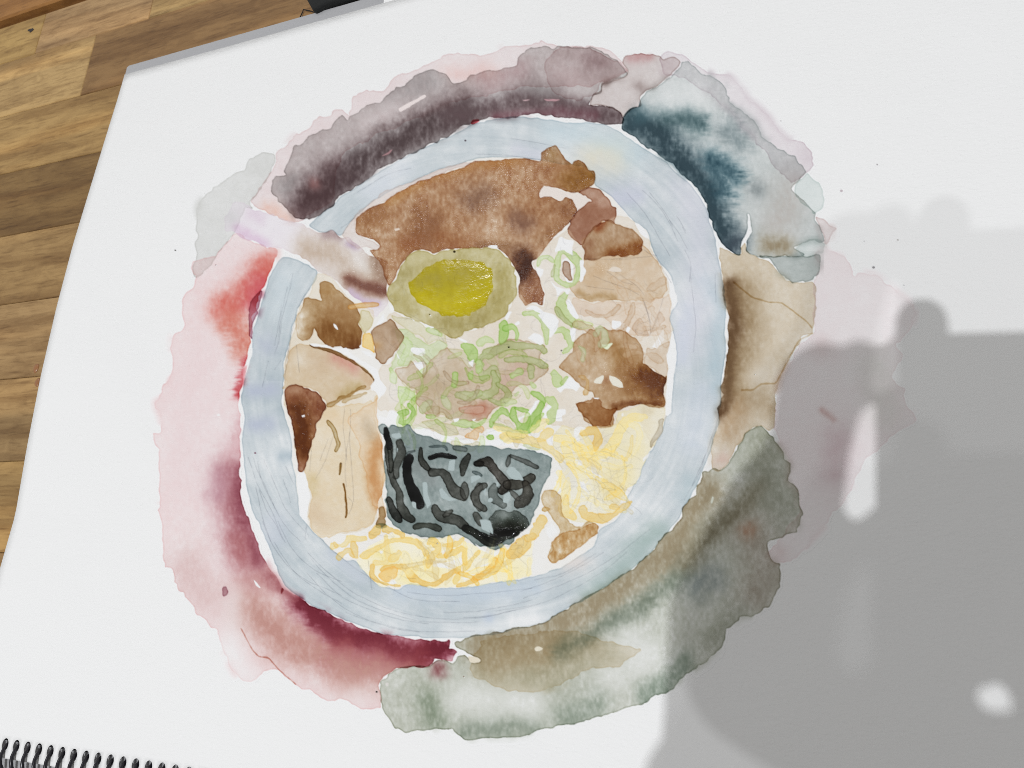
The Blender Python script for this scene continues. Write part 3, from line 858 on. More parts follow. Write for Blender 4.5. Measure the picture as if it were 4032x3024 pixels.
# spoon handle
OVER[0] = .45
wash("R1 1460,1500 1450,1440 1480,1380 1520,1310 1580,1315 1640,1360 1700,1372 1800,1410 A 330,50 400,70 520,100 620,150 700,170 760,140 830,210 900,210 980,260 1020,310 1300,450 1310,600 1290,700 1300,850 1260,920 1200,990 1150,950 1050,850 960,780 880,710 800,640 720,590 620,530 540,450 420,390 280,330 140,310 60,280 0,240 R1 1600,1550 1530,1505",
     (228, 221, 227), .8, part='spoon', edge=.5,
     blobs=[("R1 1540,1490 1610,1525 1700,1575", 42, (218, 182, 212), .7), ("R1 1680,1400 1640,1390", 60, (220, 200, 216), .6), ("R1 1500,1420", 60, (214, 212, 214), .5), ("A 560,330 800,420 950,560 1150,620", 190, (205, 182, 160), .85), ("A 1180,400 1260,560", 90, (160, 120, 90), .8), ("A 720,170 820,200", 60, (170, 140, 140), .7),
            ("A 920,620 1100,690 1250,720", 68, (140, 84, 62), 1.0), ("A 930,720 1050,820 1200,860", 45, (205, 180, 210), .8), ("A 940,260 1000,290", 45, (180, 150, 180), .7), ("A 1090,500 1000,440", 70, None, .5)])
m_, s_ = fill(pts("A 520,200 1000,250 1300,450 1290,830 1000,780 640,520")); WET[s_] = np.maximum(WET[s_], box(m_, 12) * .75)
# bare pale strip inside the rim
wash("R2 60,1440 200,1300 350,1220 480,1165 640,1100 740,1070 860,1040 900,1040 700,1110 450,1200 300,1300 120,1390 95,1440 100,1500 150,1530 220,1560 260,1600 230,1620 180,1600 100,1600 0,1530",
     (222, 212, 208), 1, part='bowl_rim', edge=.6)
# left of the bowl: pale ground
wash("A 615,560 650,560 760,620 850,720 950,820 1020,880 1150,920 1170,1000 1120,1100 1060,1150 1050,1250 600,1240 530,1250 700,1280 900,1370 1050,1470 1160,1570 1160,1659 C 1170,110 1130,190 1200,250 1215,290 1190,400 1220,700 1180,1350 1200,1450 1100,1560 900,1610 650,1650 540,1540 520,1400 550,1300 520,1160 500,1020 440,930 400,800 380,560 300,350 300,0 A 290,1500 330,1300 400,1050 450,880 540,730",
     (225, 218, 206), .85, part='broth', edge=.4)
wash("C 905,520 1170,330 1200,250 1215,290 1190,350 1175,450 1200,580 1240,680 1260,800 1260,950 1270,1100 1240,1250 1220,1350 1200,1450 1150,1530 1000,1590 850,1620 650,1650 560,1570 515,1440 545,1330 545,1250 520,1150 495,1010 560,750 590,560 630,520 640,440 720,390 900,360 1170,330",
     (226, 216, 198), 1, part='bamboo_shoot', edge=.5, var=.2,
     blobs=[("C 1200,700 1170,850 1160,1000 1180,1200 1240,1330", 70, (190, 134, 84), .95), ("C 1100,560 1130,640", 85, (182, 172, 154), .75), ("C 570,1100 550,1200", 70, (208, 192, 152), .6), ("C 700,1480 600,1400", 120, (214, 196, 174), .5), ("C 850,500 700,450", 100, (226, 206, 178), .4)])
wash("C 905,520 920,480 1000,430 1100,350 1170,330 1200,260 1190,400 1200,580 1250,700 1260,950 1250,1100 1240,1250 1280,1350 1290,1440 1220,1450 1215,1350 1160,1340 1130,1200 1080,1050 1030,850 1000,700 950,600",
     (226, 211, 192), .8, part='bamboo_shoot', edge=.8)
wash("C 1215,1350 1290,1350 1295,1440 1270,1470 1280,1560 1180,1540 1210,1470", (165, 140, 104), .9, part='bamboo_shoot')
wash("C 1175,1545 1210,1500 1285,1515 1280,1562 1220,1562", (160, 165, 140), .9, part='bamboo_shoot')
stroke("C 715,520 770,590 805,680 825,740 800,800", 38, (190, 174, 140), .9, part='bamboo_shoot', edge=1)
stroke("C 845,930 838,1000 830,1040", 20, (184, 166, 128), 1, part='bamboo_shoot', edge=1)
stroke("C 870,1120 885,1200 895,1330 900,1400 892,1450", 16, (182, 160, 124), .9, part='bamboo_shoot', edge=1)
wash("A 530,1260 650,1275 760,1320 900,1390 1000,1440 1100,1520 1170,1600 C 1175,100 1130,190 1000,210 900,280 800,330 720,370 700,310 640,240 540,180 420,160 330,180 300,200 300,0 A 300,1500 340,1300 450,1250",
     (216, 203, 184), .9, part='broth', edge=.5,
     blobs=[("A 800,1360 900,1420 960,1460", 90, (210, 165, 155), .75), ("A 620,1420", 120, (206, 186, 164), .5), ("A 1090,1560 1130,1620", 80, (205, 178, 150), .6), ("A 430,1400", 90, None, .5), ("C 860,260 1000,190", 60, (190, 170, 128), .7)])
stroke("A 535,1255 600,1280 700,1295 800,1330 880,1375 1000,1440 1100,1520 1160,1580 1172,1630", 18, (140, 112, 76), .7, part='broth', wob=1.0)
stroke("C 720,355 790,330 850,285 920,270 1000,205 1080,180", 26, (180, 154, 112), .7, part='broth', wob=1.2)
stroke("C 860,330 930,290 1040,260 1100,240", 30, (190, 168, 130), .5, part='broth', wob=1.0)
wash("A 640,650 690,635 760,670 830,720 900,780 960,860 1010,910 1040,970 1020,1050 1050,1130 1060,1200 1040,1280 980,1300 900,1280 840,1275 760,1280 700,1240 650,1190 640,1150 590,1110 585,1080 560,1200 480,1230 420,1180 410,1020 450,900 490,810 560,810 650,845 660,830 640,740",
     (184, 158, 124), 1, part='mushroom_piece', edge=.5, cell=.1,
     blobs=[("A 720,1130 850,1170 950,1200", 160, (132, 92, 54), .95), ("A 930,960 820,900", 120, (165, 130, 92), .6), ("A 400,1050 430,1150 440,950", 105, None, .8), ("A 980,1260", 60, (105, 62, 38), .6), ("A 700,720", 80, (170, 134, 90), .5)])
reserve("A 770,1045 800,1060 825,1108 810,1106 780,1080")
wash("C 300,260 300,200 340,170 430,160 540,185 640,250 690,330 715,365 710,400 650,430 640,490 590,520 590,600 560,750 540,850 510,930 490,1010 460,1020 430,990 440,930 405,860 395,750 390,600 370,510 330,430 310,350",
     (160, 116, 90), 1, part='mushroom_piece', edge=.8, cell=.15, wet=.9,
     blobs=[("C 430,400 490,540 480,680 460,780", 95, (100, 54, 22), 1.05), ("C 600,370 660,380", 70, (120, 66, 40), .6), ("C 420,200 340,230", 60, None, .35), ("C 380,300", 60, (130, 78, 50), .5)])
reserve("C 465,462 492,452 498,472 470,478")
# ---- broth on top
wash("R2 95,1450 100,1410 200,1340 300,1300 450,1200 600,1140 750,1100 870,1045 920,1040 1000,1040 1100,1025 1190,1030 1290,1050 1300,1000 1290,990 1340,960 1400,935 1415,970 1440,1010 1470,1055 1500,1080 1510,1050 1540,1035 1580,1060 1610,1110 1640,1100 1650,1150 1640,1200 1560,1240 1500,1250 1430,1230 1360,1210 1310,1210 1285,1250 1290,1285 1330,1270 1380,1280 1420,1310 1450,1275 1500,1300 1520,1350 1535,1370 1500,1410 1470,1450 1440,1480 1380,1530 1320,1600 1280,1659 B 620,440 600,440 600,480 640,530 680,600 700,680 735,760 715,830 715,880 690,860 640,830 600,845 545,880 530,840 490,810 470,740 490,600 450,540 430,490 380,400 310,340 250,290 200,290 100,310 0,310 A 2100,320 1930,320 1850,330 1740,375 1700,330 1620,320 1560,340 1500,370 1480,420 1430,490 1390,570 1360,640 1310,680 1270,560 1230,450 1120,330 1200,330 1230,290 1170,230 1100,215 1000,180 985,130 1000,50 1030,0",
     (177, 139, 106), 1, part='broth', edge=.55, cell=.2, grain=.2, wet=1.0, amp=2.4,
     blobs=[("R2 150,1430 250,1350", 70, (152, 106, 68), .7), ("R2 500,1400 580,1440 480,1520", 85, (140, 96, 64), .75), ("R2 850,1290 920,1270", 90, (124, 92, 74), .55), ("R2 300,1290 600,1140 900,1060 1150,1040", 42, (178, 128, 72), .6), ("R2 400,1590 600,1540 800,1600", 60, (150, 98, 60), .6),
            ("B 500,400 540,470 530,550", 100, (70, 36, 18), 1.1), ("B 600,680 620,780", 110, (132, 84, 58), .75), ("R2 1560,1120 1610,1150 1500,1180", 80, (140, 96, 40), .9), ("R2 1370,1010", 60, (176, 140, 86), .5), ("R2 1200,1450 1150,1420", 70, (118, 82, 64), .6), ("R2 1450,1350 1500,1380", 90, (132, 86, 54), .6), ("B 350,300 100,280", 60, (128, 88, 56), .6), ("B 850,130 700,250", 60, (140, 100, 66), .4),
            ("R2 960,1500 1100,1560", 120, None, .2), ("A 1250,450 1350,560", 80, (170, 130, 96), .3), ("A 1650,100 1700,250", 90, (146, 102, 70), .6)])
reserve("R2 345,1485 375,1478 380,1490 350,1498", (222, 210, 198))
reserve("R2 1285,1250 1310,1205 1380,1215 1470,1245 1560,1260 1640,1310 1590,1320 1530,1370 1500,1300 1450,1275 1420,1310 1380,1280 1330,1270 1290,1285", (226, 218, 212), 2)
wash("R2 1480,1250 1560,1240 1600,1215 1650,1220 1720,1270 1760,1330 1790,1350 1780,1420 1750,1460 B 1420,40 1415,85 1340,45 1280,45 1260,90 1200,110 1180,150 1130,200 1100,260 1080,290 1010,230 960,160 950,110 1000,40 R2 1480,1430 1535,1370 1590,1320 1640,1310 1560,1260",
     (170, 132, 112), 1, part='broth', edge=.7, blobs=[("R2 1600,1240 1700,1300", 60, None, .35), ("R2 1600,1400 1560,1480", 80, (150, 106, 86), .4)])
# ---- pale ground of the right half
wash("B 1430,0 1520,0 1600,60 1660,160 1740,230 1760,300 1800,390 1870,500 1920,620 1935,720 1960,860 1960,930 1945,1000 1970,1100 1950,1250 1920,1380 1935,1500 1915,1620 D 1925,0 1900,480 1840,600 1780,750 1650,500 1400,560 1250,590 1000,600 850,560 700,520 500,600 140,600 0,620 C 2100,690 1900,640 1700,600 1540,580 1520,500 1400,480 1300,400 1220,440 1200,350 1290,190 1230,120 A 1230,1620 1200,1500 1330,1430 1450,1200 1460,1150 1300,1020 1280,1000 1370,930 1500,1000 1700,1100 1850,1150 2000,1140 B 0,1110 200,1060 330,980 390,900 430,830 470,750 530,860 600,850 720,880 735,760 690,600 600,460 720,330 830,200 950,130 960,160 1080,290 1125,340 1250,90",
     (224, 217, 207), .85, part='noodle_bed', edge=.35, var=.3)
wash("B 1260,90 1280,45 1340,40 1415,85 1480,95 1560,130 1640,185 1670,240 1740,330 1800,400 1870,500 1925,640 1930,720 1880,780 1750,830 1600,830 1450,820 1300,830 1180,840 1080,810 1020,760 985,690 1000,660 1100,640 1110,600 1135,540 1100,490 1105,420 1125,340 1080,290 1100,260 1130,200 1180,150 1200,110",
     (216, 202, 184), 1, part='meat_slice', edge=.6, cell=.1,
     blobs=[("B 1060,740 1150,800 1250,770 1400,790", 34, (180, 152, 112), .7), ("B 1250,480 1180,560", 90, (205, 180, 150), .5), ("B 1700,550", 150, (216, 200, 182), .4)])
wash("B 1080,290 1100,260 1130,200 1180,150 1200,110 1260,90 1340,45 1415,85 1480,95 1560,130 1640,185 1670,240 1690,330 1650,380 1500,400 1350,410 1200,435 1105,430 1125,340",
     (190, 168, 146), .9, part='meat_slice', edge=.6, cell=.15, wet=.35,
     blobs=[("B 1380,370 1480,340 1600,300 1650,290", 75, (142, 92, 52), 1.0), ("B 1150,260 1110,330 1150,400", 60, (150, 110, 84), .6), ("B 1300,60 1250,110", 45, (150, 92, 60), .8)])
m_, s_ = fill(pts("B 1120,420 1500,400 1480,560 1150,580")); WET[s_] = np.maximum(WET[s_], box(m_, 12) * .8)
m_, s_ = fill(pts("B 1560,450 1850,480 1900,640 1600,680")); WET[s_] = np.maximum(WET[s_], box(m_, 12) * .45)
reserve("B 1340,535 1380,502 1420,495 1470,520 1482,545 1400,547", (222, 212, 200))
wash("B 1000,790 1080,810 1180,840 1450,830 1700,830 1880,780 1930,740 1960,880 1945,1000 1960,1150 1700,1170 1500,1150 1380,1090 1380,1020 1300,980 1150,970 1060,960 1000,860",
     (224, 213, 202), .85, part='meat_slice', edge=.5, blobs=[("B 1100,900 1200,940", 90, (214, 198, 184), .5)])
wash("B 1570,1100 1620,1010 1650,990 1700,1030 1745,1120 1740,1180 1640,1160", (214, 200, 186), .8, part='meat_slice', edge=.6)
wash("B 1740,1150 1790,1050 1840,920 1900,1000 1830,1100", (216, 203, 190), .8, part='meat_slice', edge=.6)
wash("B 1950,1215 1900,1240 1830,1310 1760,1300 1700,1270 1690,1430 1780,1490 1900,1580 1930,1480", (212, 198, 182), .8, part='meat_slice', edge=.7)
wash("B 860,1470 900,1430 960,1390 1000,1340 1010,1240 1060,1180 1100,1150 1180,1110 1200,1130 1260,1080 1300,1070 1350,1100 1420,1110 1480,1110 1550,1160 1620,1200 1680,1270 1685,1350 1690,1430 1780,1490 1860,1540 1900,1580 1915,1640 D 1910,60 1915,120 1890,220 1905,290 1910,340 1890,380 1740,385 1700,350 1600,355 1480,400 1380,470 1390,500 1370,530 1390,570 1280,575 1200,560 1120,500 1060,420 1030,345 1090,335 1190,335 1205,280 1180,240 1120,190 1030,130 960,70 920,40",
     (194, 170, 142), 1, part='pork_slice', edge=.7, cell=.15,
     blobs=[("D 1780,120 1700,90 1850,180", 130, (104, 58, 22), 1.1), ("D 1560,190 1650,250 B 1480,1480", 120, (140, 96, 52), .6), ("B 1450,1330 1350,1300", 100, (160, 122, 78), .7), ("D 1400,370 1600,340 1850,350", 36, (112, 66, 34), .7), ("D 1300,250 1400,200", 110, (172, 138, 102), .5), ("D 1330,110", 50, (150, 104, 70), .6), ("B 1350,1480", 110, None, .3), ("B 1000,1400", 90, None, .25)])
m_, s_ = fill(pts("B 1240,1400 1520,1420 D 1890,60 1900,330 1300,360 1250,250 1280,160 B 1230,1560")); WET[s_] = np.maximum(WET[s_], box(m_, 14) * .95)
wash("D 1030,345 1090,335 1190,335 1205,280 1260,300 1270,360 1350,385 1470,390 1380,470 1390,500 1370,530 1390,570 1280,575 1200,560 1120,500 1060,420", (178, 142, 108), .95, part='pork_slice', edge=.5)
reserve("D 1200,140 1230,95 1300,65 1305,110 1280,150 1230,150", (226, 222, 210))
reserve("D 1355,70 1420,90 1480,135 1490,190 1450,190 1390,165 1360,120", (226, 222, 210))
reserve("D 1200,285 1260,295 1250,305 1215,300")
reserve("B 1280,1250 1330,1255 1370,1235 1400,1240 1370,1270 1340,1305 1300,1285", (224, 230, 206))
# ---- egg
OVER[0] = .75
wash("A 1310,690 1350,640 1390,580 1430,490 1480,420 1500,370 1560,340 1620,320 1700,330 1740,375 1850,330 1930,320 2100,320 B 0,310 100,310 200,305 300,340 380,420 430,500 450,560 470,650 465,750 420,830 380,900 340,960 290,1020 180,1060 0,1110 A 2050,1130 2030,1160 1950,1190 1880,1150 1700,1090 1560,1030 1440,960 1370,930 1350,880 1300,830 1295,760",
     (196, 188, 148), 1, part='egg_white', edge=.5, cell=.12,
     blobs=[("A 1400,620 1480,550", 80, (166, 155, 106), .6), ("A 1560,420 1700,380 1900,370", 70, None, .25), ("B 300,560 350,720 250,900", 100, (168, 156, 100), .6), ("B 100,1000 A 2000,1080 1800,1020", 90, (164, 152, 100), .7), ("A 1380,800 1500,900", 90, (172, 160, 104), .4)])
wash("A 1515,730 1520,650 1560,600 1620,560 1650,510 1720,490 1800,440 1870,430 2000,425 2100,440 2200,450 B 60,450 140,470 190,510 220,550 230,600 215,660 220,720 190,780 160,860 120,890 40,940 0,960 A 2100,970 2000,985 1900,980 1830,970 1770,930 1700,900 1640,880 1580,830 1540,780",
     (188, 175, 10), 1, part='egg_yolk', edge=.2, var=.12, wet=1.0, grain=.15,
     blobs=[("A 1600,680 1700,620 1900,600 B 0,560 100,560", 110, (172, 160, 110), .55), ("A 1800,680 1750,560", 60, (170, 158, 100), .4), ("A 1600,800 1900,900 B 100,820", 90, (222, 206, 120), .25)])
# ---- green onions and the leaf between them
wash("A 1370,1100 1440,1080 1560,1170 1700,1260 1780,1210 1890,1270 1860,1330 1750,1400 1680,1450 1560,1420 1540,1380 1500,1460 1380,1480 1320,1540 1340,1440 1420,1280", (206, 216, 178), .9, part='green_onion', edge=.5)
wash("A 1330,960 1500,1000 1700,1100 1850,1170 1890,1260 1780,1210 1700,1250 1560,1160 1440,1080 1360,1020", (214, 210, 186), .8, part='noodle_bed', edge=.5)
LEAF = "A 1370,1490 1500,1470 1540,1390 1560,1440 1640,1540 1700,1430 1760,1370 1880,1290 2000,1390 2110,1500 B 100,1390 200,1290 350,1215 560,1200 730,1260 690,1400 780,1490 740,1540 640,1600 560,1659 D 500,170 410,230 330,330 230,400 130,490 0,500 C 2000,500 1900,490 1810,420 1770,470 1700,470 1620,410 1570,330 1580,210 1470,160 1400,80 1370,30"
wash(LEAF, (208, 194, 174), .95, part='leaf', edge=.8, cell=.08,
     blobs=[("D 60,400 150,380", 80, (190, 130, 108), .7), ("C 1700,150 1850,200", 130, (190, 172, 142), .5), ("B 350,1600 500,1500", 110, (205, 172, 160), .5), ("B 100,1330 300,1260", 60, (165, 150, 116), .4)])
wash("A 1880,1290 2110,1500 B 60,1420 20,1300 A 2000,1300", (208, 202, 174), .7, part='leaf', edge=.5)
GR, GD, GO = (203, 217, 170), (186, 211, 142), (192, 198, 154)
for p_, w_, c_, k_ in (
        ("B 865,365 930,350 1000,400 1050,480 1040,600 1000,670 930,670 850,620 830,540 850,440 870,370", 62, GR, 1), ("B 925,760 880,860 920,940 1000,1050", 78, GR, 1), ("B 840,900 900,1000 980,1060", 40, GO, .8),
        ("B 530,955 620,950 700,1010 740,1100 745,1240", 64, GR, 1), ("B 820,1130 900,1110 960,1180 975,1270 910,1325", 64, GR, 1), ("B 325,1050 330,1120 300,1230", 66, GD, .9), ("B 340,1095 420,1080 460,1150 450,1210", 46, GD, .8),
        ("B 80,1450 100,1380 250,1300 450,1260 650,1270 720,1310", 80, GO, .9), ("B 90,1480 130,1560 240,1480 260,1600", 60, GO, .8), ("B 660,490 690,420 760,400 810,440", 38, GR, .8), ("B 350,1400 550,1390 740,1460", 56, GO, .9), ("B 600,1480 600,1570", 70, GO, .9), ("B 415,1560 470,1520 500,1525", 60, GD, .7),
        ("B 820,480 800,560 800,590", 40, GO, .7), ("B 90,1250 170,1200 230,1230", 60, GR, .7), ("B 1230,1150 1280,1090 1320,1200 1280,1250", 80, GO, .6), ("B 1060,1270 1110,1320 1090,1400", 50, GO, .6), ("B 1060,1040 1160,1060", 80, (214, 220, 180), .9),
        ("D 430,395 430,480 500,570 590,560 640,470 700,340", 78, GD, 1.1), ("D 440,390 560,420", 40, GD, 1), ("D 610,240 680,270 720,330", 54, GD, .9), ("D 760,300 830,340 805,440 790,500", 86, GR, .9), ("D 205,560 240,480 310,410 370,450", 52, GD, .9), ("D 180,668 225,672", 62, GD, 1.15), ("D 20,570 120,530 150,490", 30, GR, .9),
        ("D 230,40 250,150 200,240 0,280", 66, GO, .9), ("D 270,150 380,250 300,340 200,310", 44, GO, .9), ("D 830,60 850,150", 100, GR, .8), ("D 950,90 900,150", 50, GR, 1), ("D 340,340 430,330", 70, (212, 220, 184), .9), ("D 600,140 630,180", 50, GR, .7), ("D 440,260 480,230", 40, GR, .6),
        ("C 1500,360 1550,430 1500,520 1440,520 1420,450 1490,430", 46, GD, 1), ("C 1960,60 1935,160", 70, GD, .8), ("C 2110,30 2100,80", 60, GR, 1), ("C 1980,260 2100,270 2200,240", 70, GO, .8), ("C 1690,468 1760,470", 34, GR, 1), ("C 1920,540 2050,530 2190,560", 60, GR, .9), ("C 1340,30 1335,10", 44, GR, .9), ("C 1700,330 1640,400", 80, GO, .6), ("C 1850,300 1900,380", 80, GO, .5), ("C 2020,400 2212,400", 70, (196, 150, 124), .5),
        ("A 2060,1270 2130,1330 2130,1390", 100, GD, .85), ("A 1700,1105 1820,1155", 52, GR, .9), ("A 1440,1180 1510,1270 1420,1430", 80, GR, .7), ("A 2190,1400 2180,1500", 70, GR, .9)):
    stroke(p_, w_ * 1.12, c_, k_, part='green_onion', edge=.6, wob=.45)
wash("C 1400,170 1500,200 1575,210 1570,330 1480,310 1440,380 1390,280", (206, 222, 172), .9, part='green_onion', edge=.5)
wash("C 1340,0 1400,60 1380,140 1310,120", (210, 222, 182), .8, part='green_onion')
wash("C 1620,520 1800,500 1960,560 1990,640 1900,660 1780,640 1700,590", (212, 208, 180), .8, part='green_onion', edge=.6)
wash("C 2040,670 2130,600 2212,570 D 20,590 130,570 150,610 60,640 60,690 0,700 C 2150,700", (226, 204, 172), .9, part='noodle#b', edge=.7)
for q_ in ("B 870,210 890,200 930,230 1010,240 1000,300 1010,390 960,360 920,330 850,350 830,370 820,330 850,290", "B 890,440 940,410 1000,470 1012,560 1000,655 940,640 900,540", "B 1070,430 1110,430 1100,490 1130,530 1110,600 1090,650 1072,650 1078,520",
           "B 640,500 720,515 710,560 690,600 660,570", "B 540,905 600,865 650,880 720,940 780,945 830,970 860,1020 850,1090 790,1190 775,1190 775,1060 720,985 640,925", "B 780,630 840,690 920,705 980,710 960,760 950,770 915,720 870,770 845,800 850,760 840,720",
           "B 965,800 1000,860 1060,990 1050,1010 1000,980 950,900 935,840", "B 560,1190 620,1145 680,1150 715,1190 715,1240 690,1260 620,1220", "B 1385,1015 1470,1030 1470,1100 1420,1110 1375,1090", "B 1480,1035 1570,1090 1540,1140 1490,1100", "B 1890,1080 1895,1200 1830,1290 1770,1270 1830,1190",
           "B 1600,60 1690,110 1740,190 1740,225 1680,190 1640,150", "B 1900,520 1960,620 2010,780 2020,850 1990,900 1970,890 1940,700 1930,620", "B 1970,1110 1995,1220 2010,1350 2000,1480 1960,1659 1915,1659 1935,1480 1915,1380 1950,1220", "D 1950,0 1985,0 1960,430 1920,470 1900,460 1910,250 1920,100",
           "B 980,1090 1040,1090 1030,1160 1015,1240 990,1200 975,1150", "A 1530,1280 1650,1290 1670,1330 1640,1370 1560,1350 1520,1310", "A 1550,1430 1650,1420 1680,1490 1640,1540 1600,1490", "A 1980,1180 2080,1220 2060,1240 2000,1210", "A 1380,1310 1425,1400 1400,1380",
           "A 540,1250 580,1240 640,1262 700,1250 770,1285 900,1300 950,1340 1050,1410 1150,1465 1200,1490 1210,1560 1220,1659 1185,1659 1175,1580 1110,1500 990,1410 880,1355 760,1295 640,1268 580,1272", "C 1180,0 1210,40 1230,120 1290,190 1270,240 1220,290 1190,240 1130,190 1175,120",
           "A 1175,1080 1230,1010 1265,945 1272,1010 1240,1060", "A 1310,855 1350,870 1370,920 1330,930", "A 1040,1310 1120,1320 1170,1390 1100,1360", "B 340,990 370,930 415,930 380,990 360,1025", "B 430,1050 480,1020 495,1050 460,1070", "B 170,300 220,285 270,290 275,315 220,308", "A 1520,990 1570,1015 1555,1022", "A 1655,1045 1760,1085 1745,1095 1670,1070",
           "C 1210,460 1290,480 1310,410 1360,405 1420,470 1400,540 1450,560 1330,575 1310,560 1215,530", "C 1545,590 1620,570 1800,640 1960,690 2100,705 2212,710 D 60,705 300,690 500,750 640,790 760,830 800,870 700,845 560,795 440,765 250,755 0,735 C 2000,745 1760,690 1600,650", "C 1920,500 2000,485 1990,520 1930,530", "D 840,200 920,160 970,80 1020,120 1080,180 1040,235 1000,200 940,195 880,240",
           "D 610,380 640,320 680,310 650,370 600,460 520,480 480,520 470,480 540,450", "D 700,430 760,350 800,370 740,430 760,500 700,480", "D 850,400 935,400 930,450 890,470 910,520 840,520", "C 275,260 285,255 285,390 275,360", "D 20,500 60,495 40,520", "D 170,600 300,600 330,640 260,660 170,640",
           "A 1020,1270 1060,1240 1070,1270 1030,1290", "A 840,1290 900,1285 930,1320 860,1310", "A 2080,1430 2140,1400 2130,1480", "B 660,960 780,950 850,1020 840,1090 800,1130", "C 500,1020 530,1150 550,1250 520,1400 520,1520 450,1430 430,1250 420,1040 440,1010"):
    reserve(q_, None, 1.5)
wash("B 900,450 940,430 990,500 995,630 950,630 910,540", (182, 158, 140), 1, part='noodle_bed', edge=.7)
wash("A 1135,1130 1180,1090 1260,1030 1310,990 1370,1050 1430,1110 1465,1160 1440,1230 1370,1320 1290,1430 1240,1445 1190,1390 1180,1280 1150,1180", (184, 160, 136), 1, part='mushroom_piece', edge=.8, blobs=[("A 1360,1100 1420,1150", 50, (150, 126, 100), .5), ("A 1190,1250", 50, (190, 150, 100), .6)])
wash("A 1060,1150 1140,1130 1180,1250 1190,1340 1120,1310 1060,1270", (230, 206, 150), 1, part='noodle#c', edge=.6)
wash("A 1040,910 1120,930 1170,1010 1130,1100 1070,1140 1020,1060", (214, 208, 182), .9, part='noodle#c', edge=.7)
stroke("A 940,890 1050,870 1200,865", 50, (206, 164, 104), .6, part='noodle#c')
def passes(boxes):
    for (bx0, by0, bx1, by1), n_, L_, w_, cols, a0 in boxes:
        for _ in range(n_):
            x_, y_ = r3.uniform(bx0, bx1), r3.uniform(by0, by1)
            a_ = r3.normal(a0, .9); cv = r3.uniform(-.5, .5); q_ = []
            for i_ in range(5):
                q_.append('%.0f,%.0f' % ((x_ - 1000) / .40506, (y_ - 850) / .40506)); a_ += cv
                x_ += math.cos(a_) * L_ / 4; y_ += math.sin(a_) * L_ / 4
                if not (bx0 - 20 < x_ < bx1 + 20 and by0 - 20 < y_ < by1 + 20):
                    break
            if len(q_) > 2:
                stroke('A ' + ' '.join(q_), w_ * r3.uniform(.7, 1.6) / .40506, cols[r3.randint(4)], r3.uniform(.3, .7), edge=.9, wob=.5, over=.25)


r3 = np.random.RandomState(21)
passes((((1560, 1400, 2120, 1760), 46, 110, 17, (GR, (216, 212, 194), (210, 200, 186), (216, 222, 198)), 0), ((2260, 1080, 2610, 1440), 22, 150, 22, ((222, 211, 198), (216, 204, 190), (224, 216, 206), (214, 200, 184)), .4)))
# ---- seaweed
OVER[0] = .6
wash("C 1200,570 1240,540 1280,550 1320,600 1340,560 1400,575 1460,560 1530,545 1540,620 1590,660 1640,650 1760,690 1900,730 2100,750 2212,750 D 80,745 250,760 300,770 450,770 560,800 700,850 780,860 808,880 800,980 770,1050 710,1130 680,1230 660,1320 640,1400 620,1480 590,1500 580,1540 500,1590 450,1640 E 2050,440 2000,480 1900,530 1820,520 1750,500 1650,500 1600,440 1500,410 1400,415 1250,415 1100,390 950,350 880,300 820,260 800,200 C 1290,1440 1280,1300 1290,1150 1270,1000 1265,850 1270,700 1245,650",
     (142, 156, 155), 1, part='seaweed', edge=.55, cell=.08,
     blobs=[("C 1700,760 2000,800 2212,800", 100, (140, 154, 154), .5), ("D 100,800 300,820 600,860", 90, (140, 156, 156), .5), ("C 1600,950 1700,1080", 90, (140, 146, 146), .5), ("E 1000,330 1250,380", 70, None, .15)])
SD, SB = (92, 92, 86), (22, 24, 20)
for p_, w_, c_, k_ in (
        ("C 1410,720 1430,800 1390,930 1380,1050", 95, SD, .9), ("C 1310,700 1315,900 1350,1080 1410,1200 1425,1340 1480,1430 1540,1470", 82, SD, 1.05), ("C 1310,760 1330,900 1330,1000", 60, (60, 62, 56), .7),
        ("C 1625,780 1625,890 1690,980", 58, SD, 1), ("C 2080,850 2040,940 2025,1030", 72, SD, 1.05), ("C 1740,1020 1830,1010 1890,1090 1960,1200 2040,1270", 112, SD, 1.1), ("C 2050,1130 2055,1260", 80, SD, .9), ("C 1310,1270 1350,1380 1410,1480", 82, (70, 70, 66), 1), ("C 1760,1350 1800,1430 1950,1470 2050,1530", 96, SD, 1), ("C 1920,1385 1850,1430", 56, SD, .9), ("C 1570,1550 1680,1530 1800,1560", 84, (104, 106, 98), 1),
        ("C 2190,1160 2150,1270 2200,1350", 110, SD, .8), ("C 2170,930 2212,930", 70, (60, 58, 54), 1), ("C 1950,770 2050,790", 50, (128, 136, 134), .8),
        ("D 70,930 180,910 250,1000 310,1080 360,1130 310,1190", 96, (78, 72, 66), 1.1), ("D 360,1130 480,1130 560,1090 600,1060", 96, (82, 78, 70), 1), ("D 540,1120 560,1230 470,1320", 130, (86, 82, 74), 1.05), ("D 390,850 365,950", 48, (110, 112, 108), 1), ("D 400,850 520,900 645,962", 54, (112, 114, 110), 1), ("D 150,1140 70,1190 60,1290 140,1370", 86, SD, .95), ("D 240,1130 230,1250 330,1330", 84, (112, 118, 114), .9), ("D 60,1420 110,1520", 76, SD, .8), ("D 400,1200 480,1280", 50, SD, .7),
        ("D 30,1010 110,1040", 44, (118, 130, 130), .9), ("C 1700,760 1850,760 1880,800", 22, (126, 138, 138), .8), ("C 1480,830 1560,800", 26, (126, 134, 134), .8)):
    stroke(p_, w_, c_, k_, part='seaweed', edge=.5, wob=.22, wet=.25)
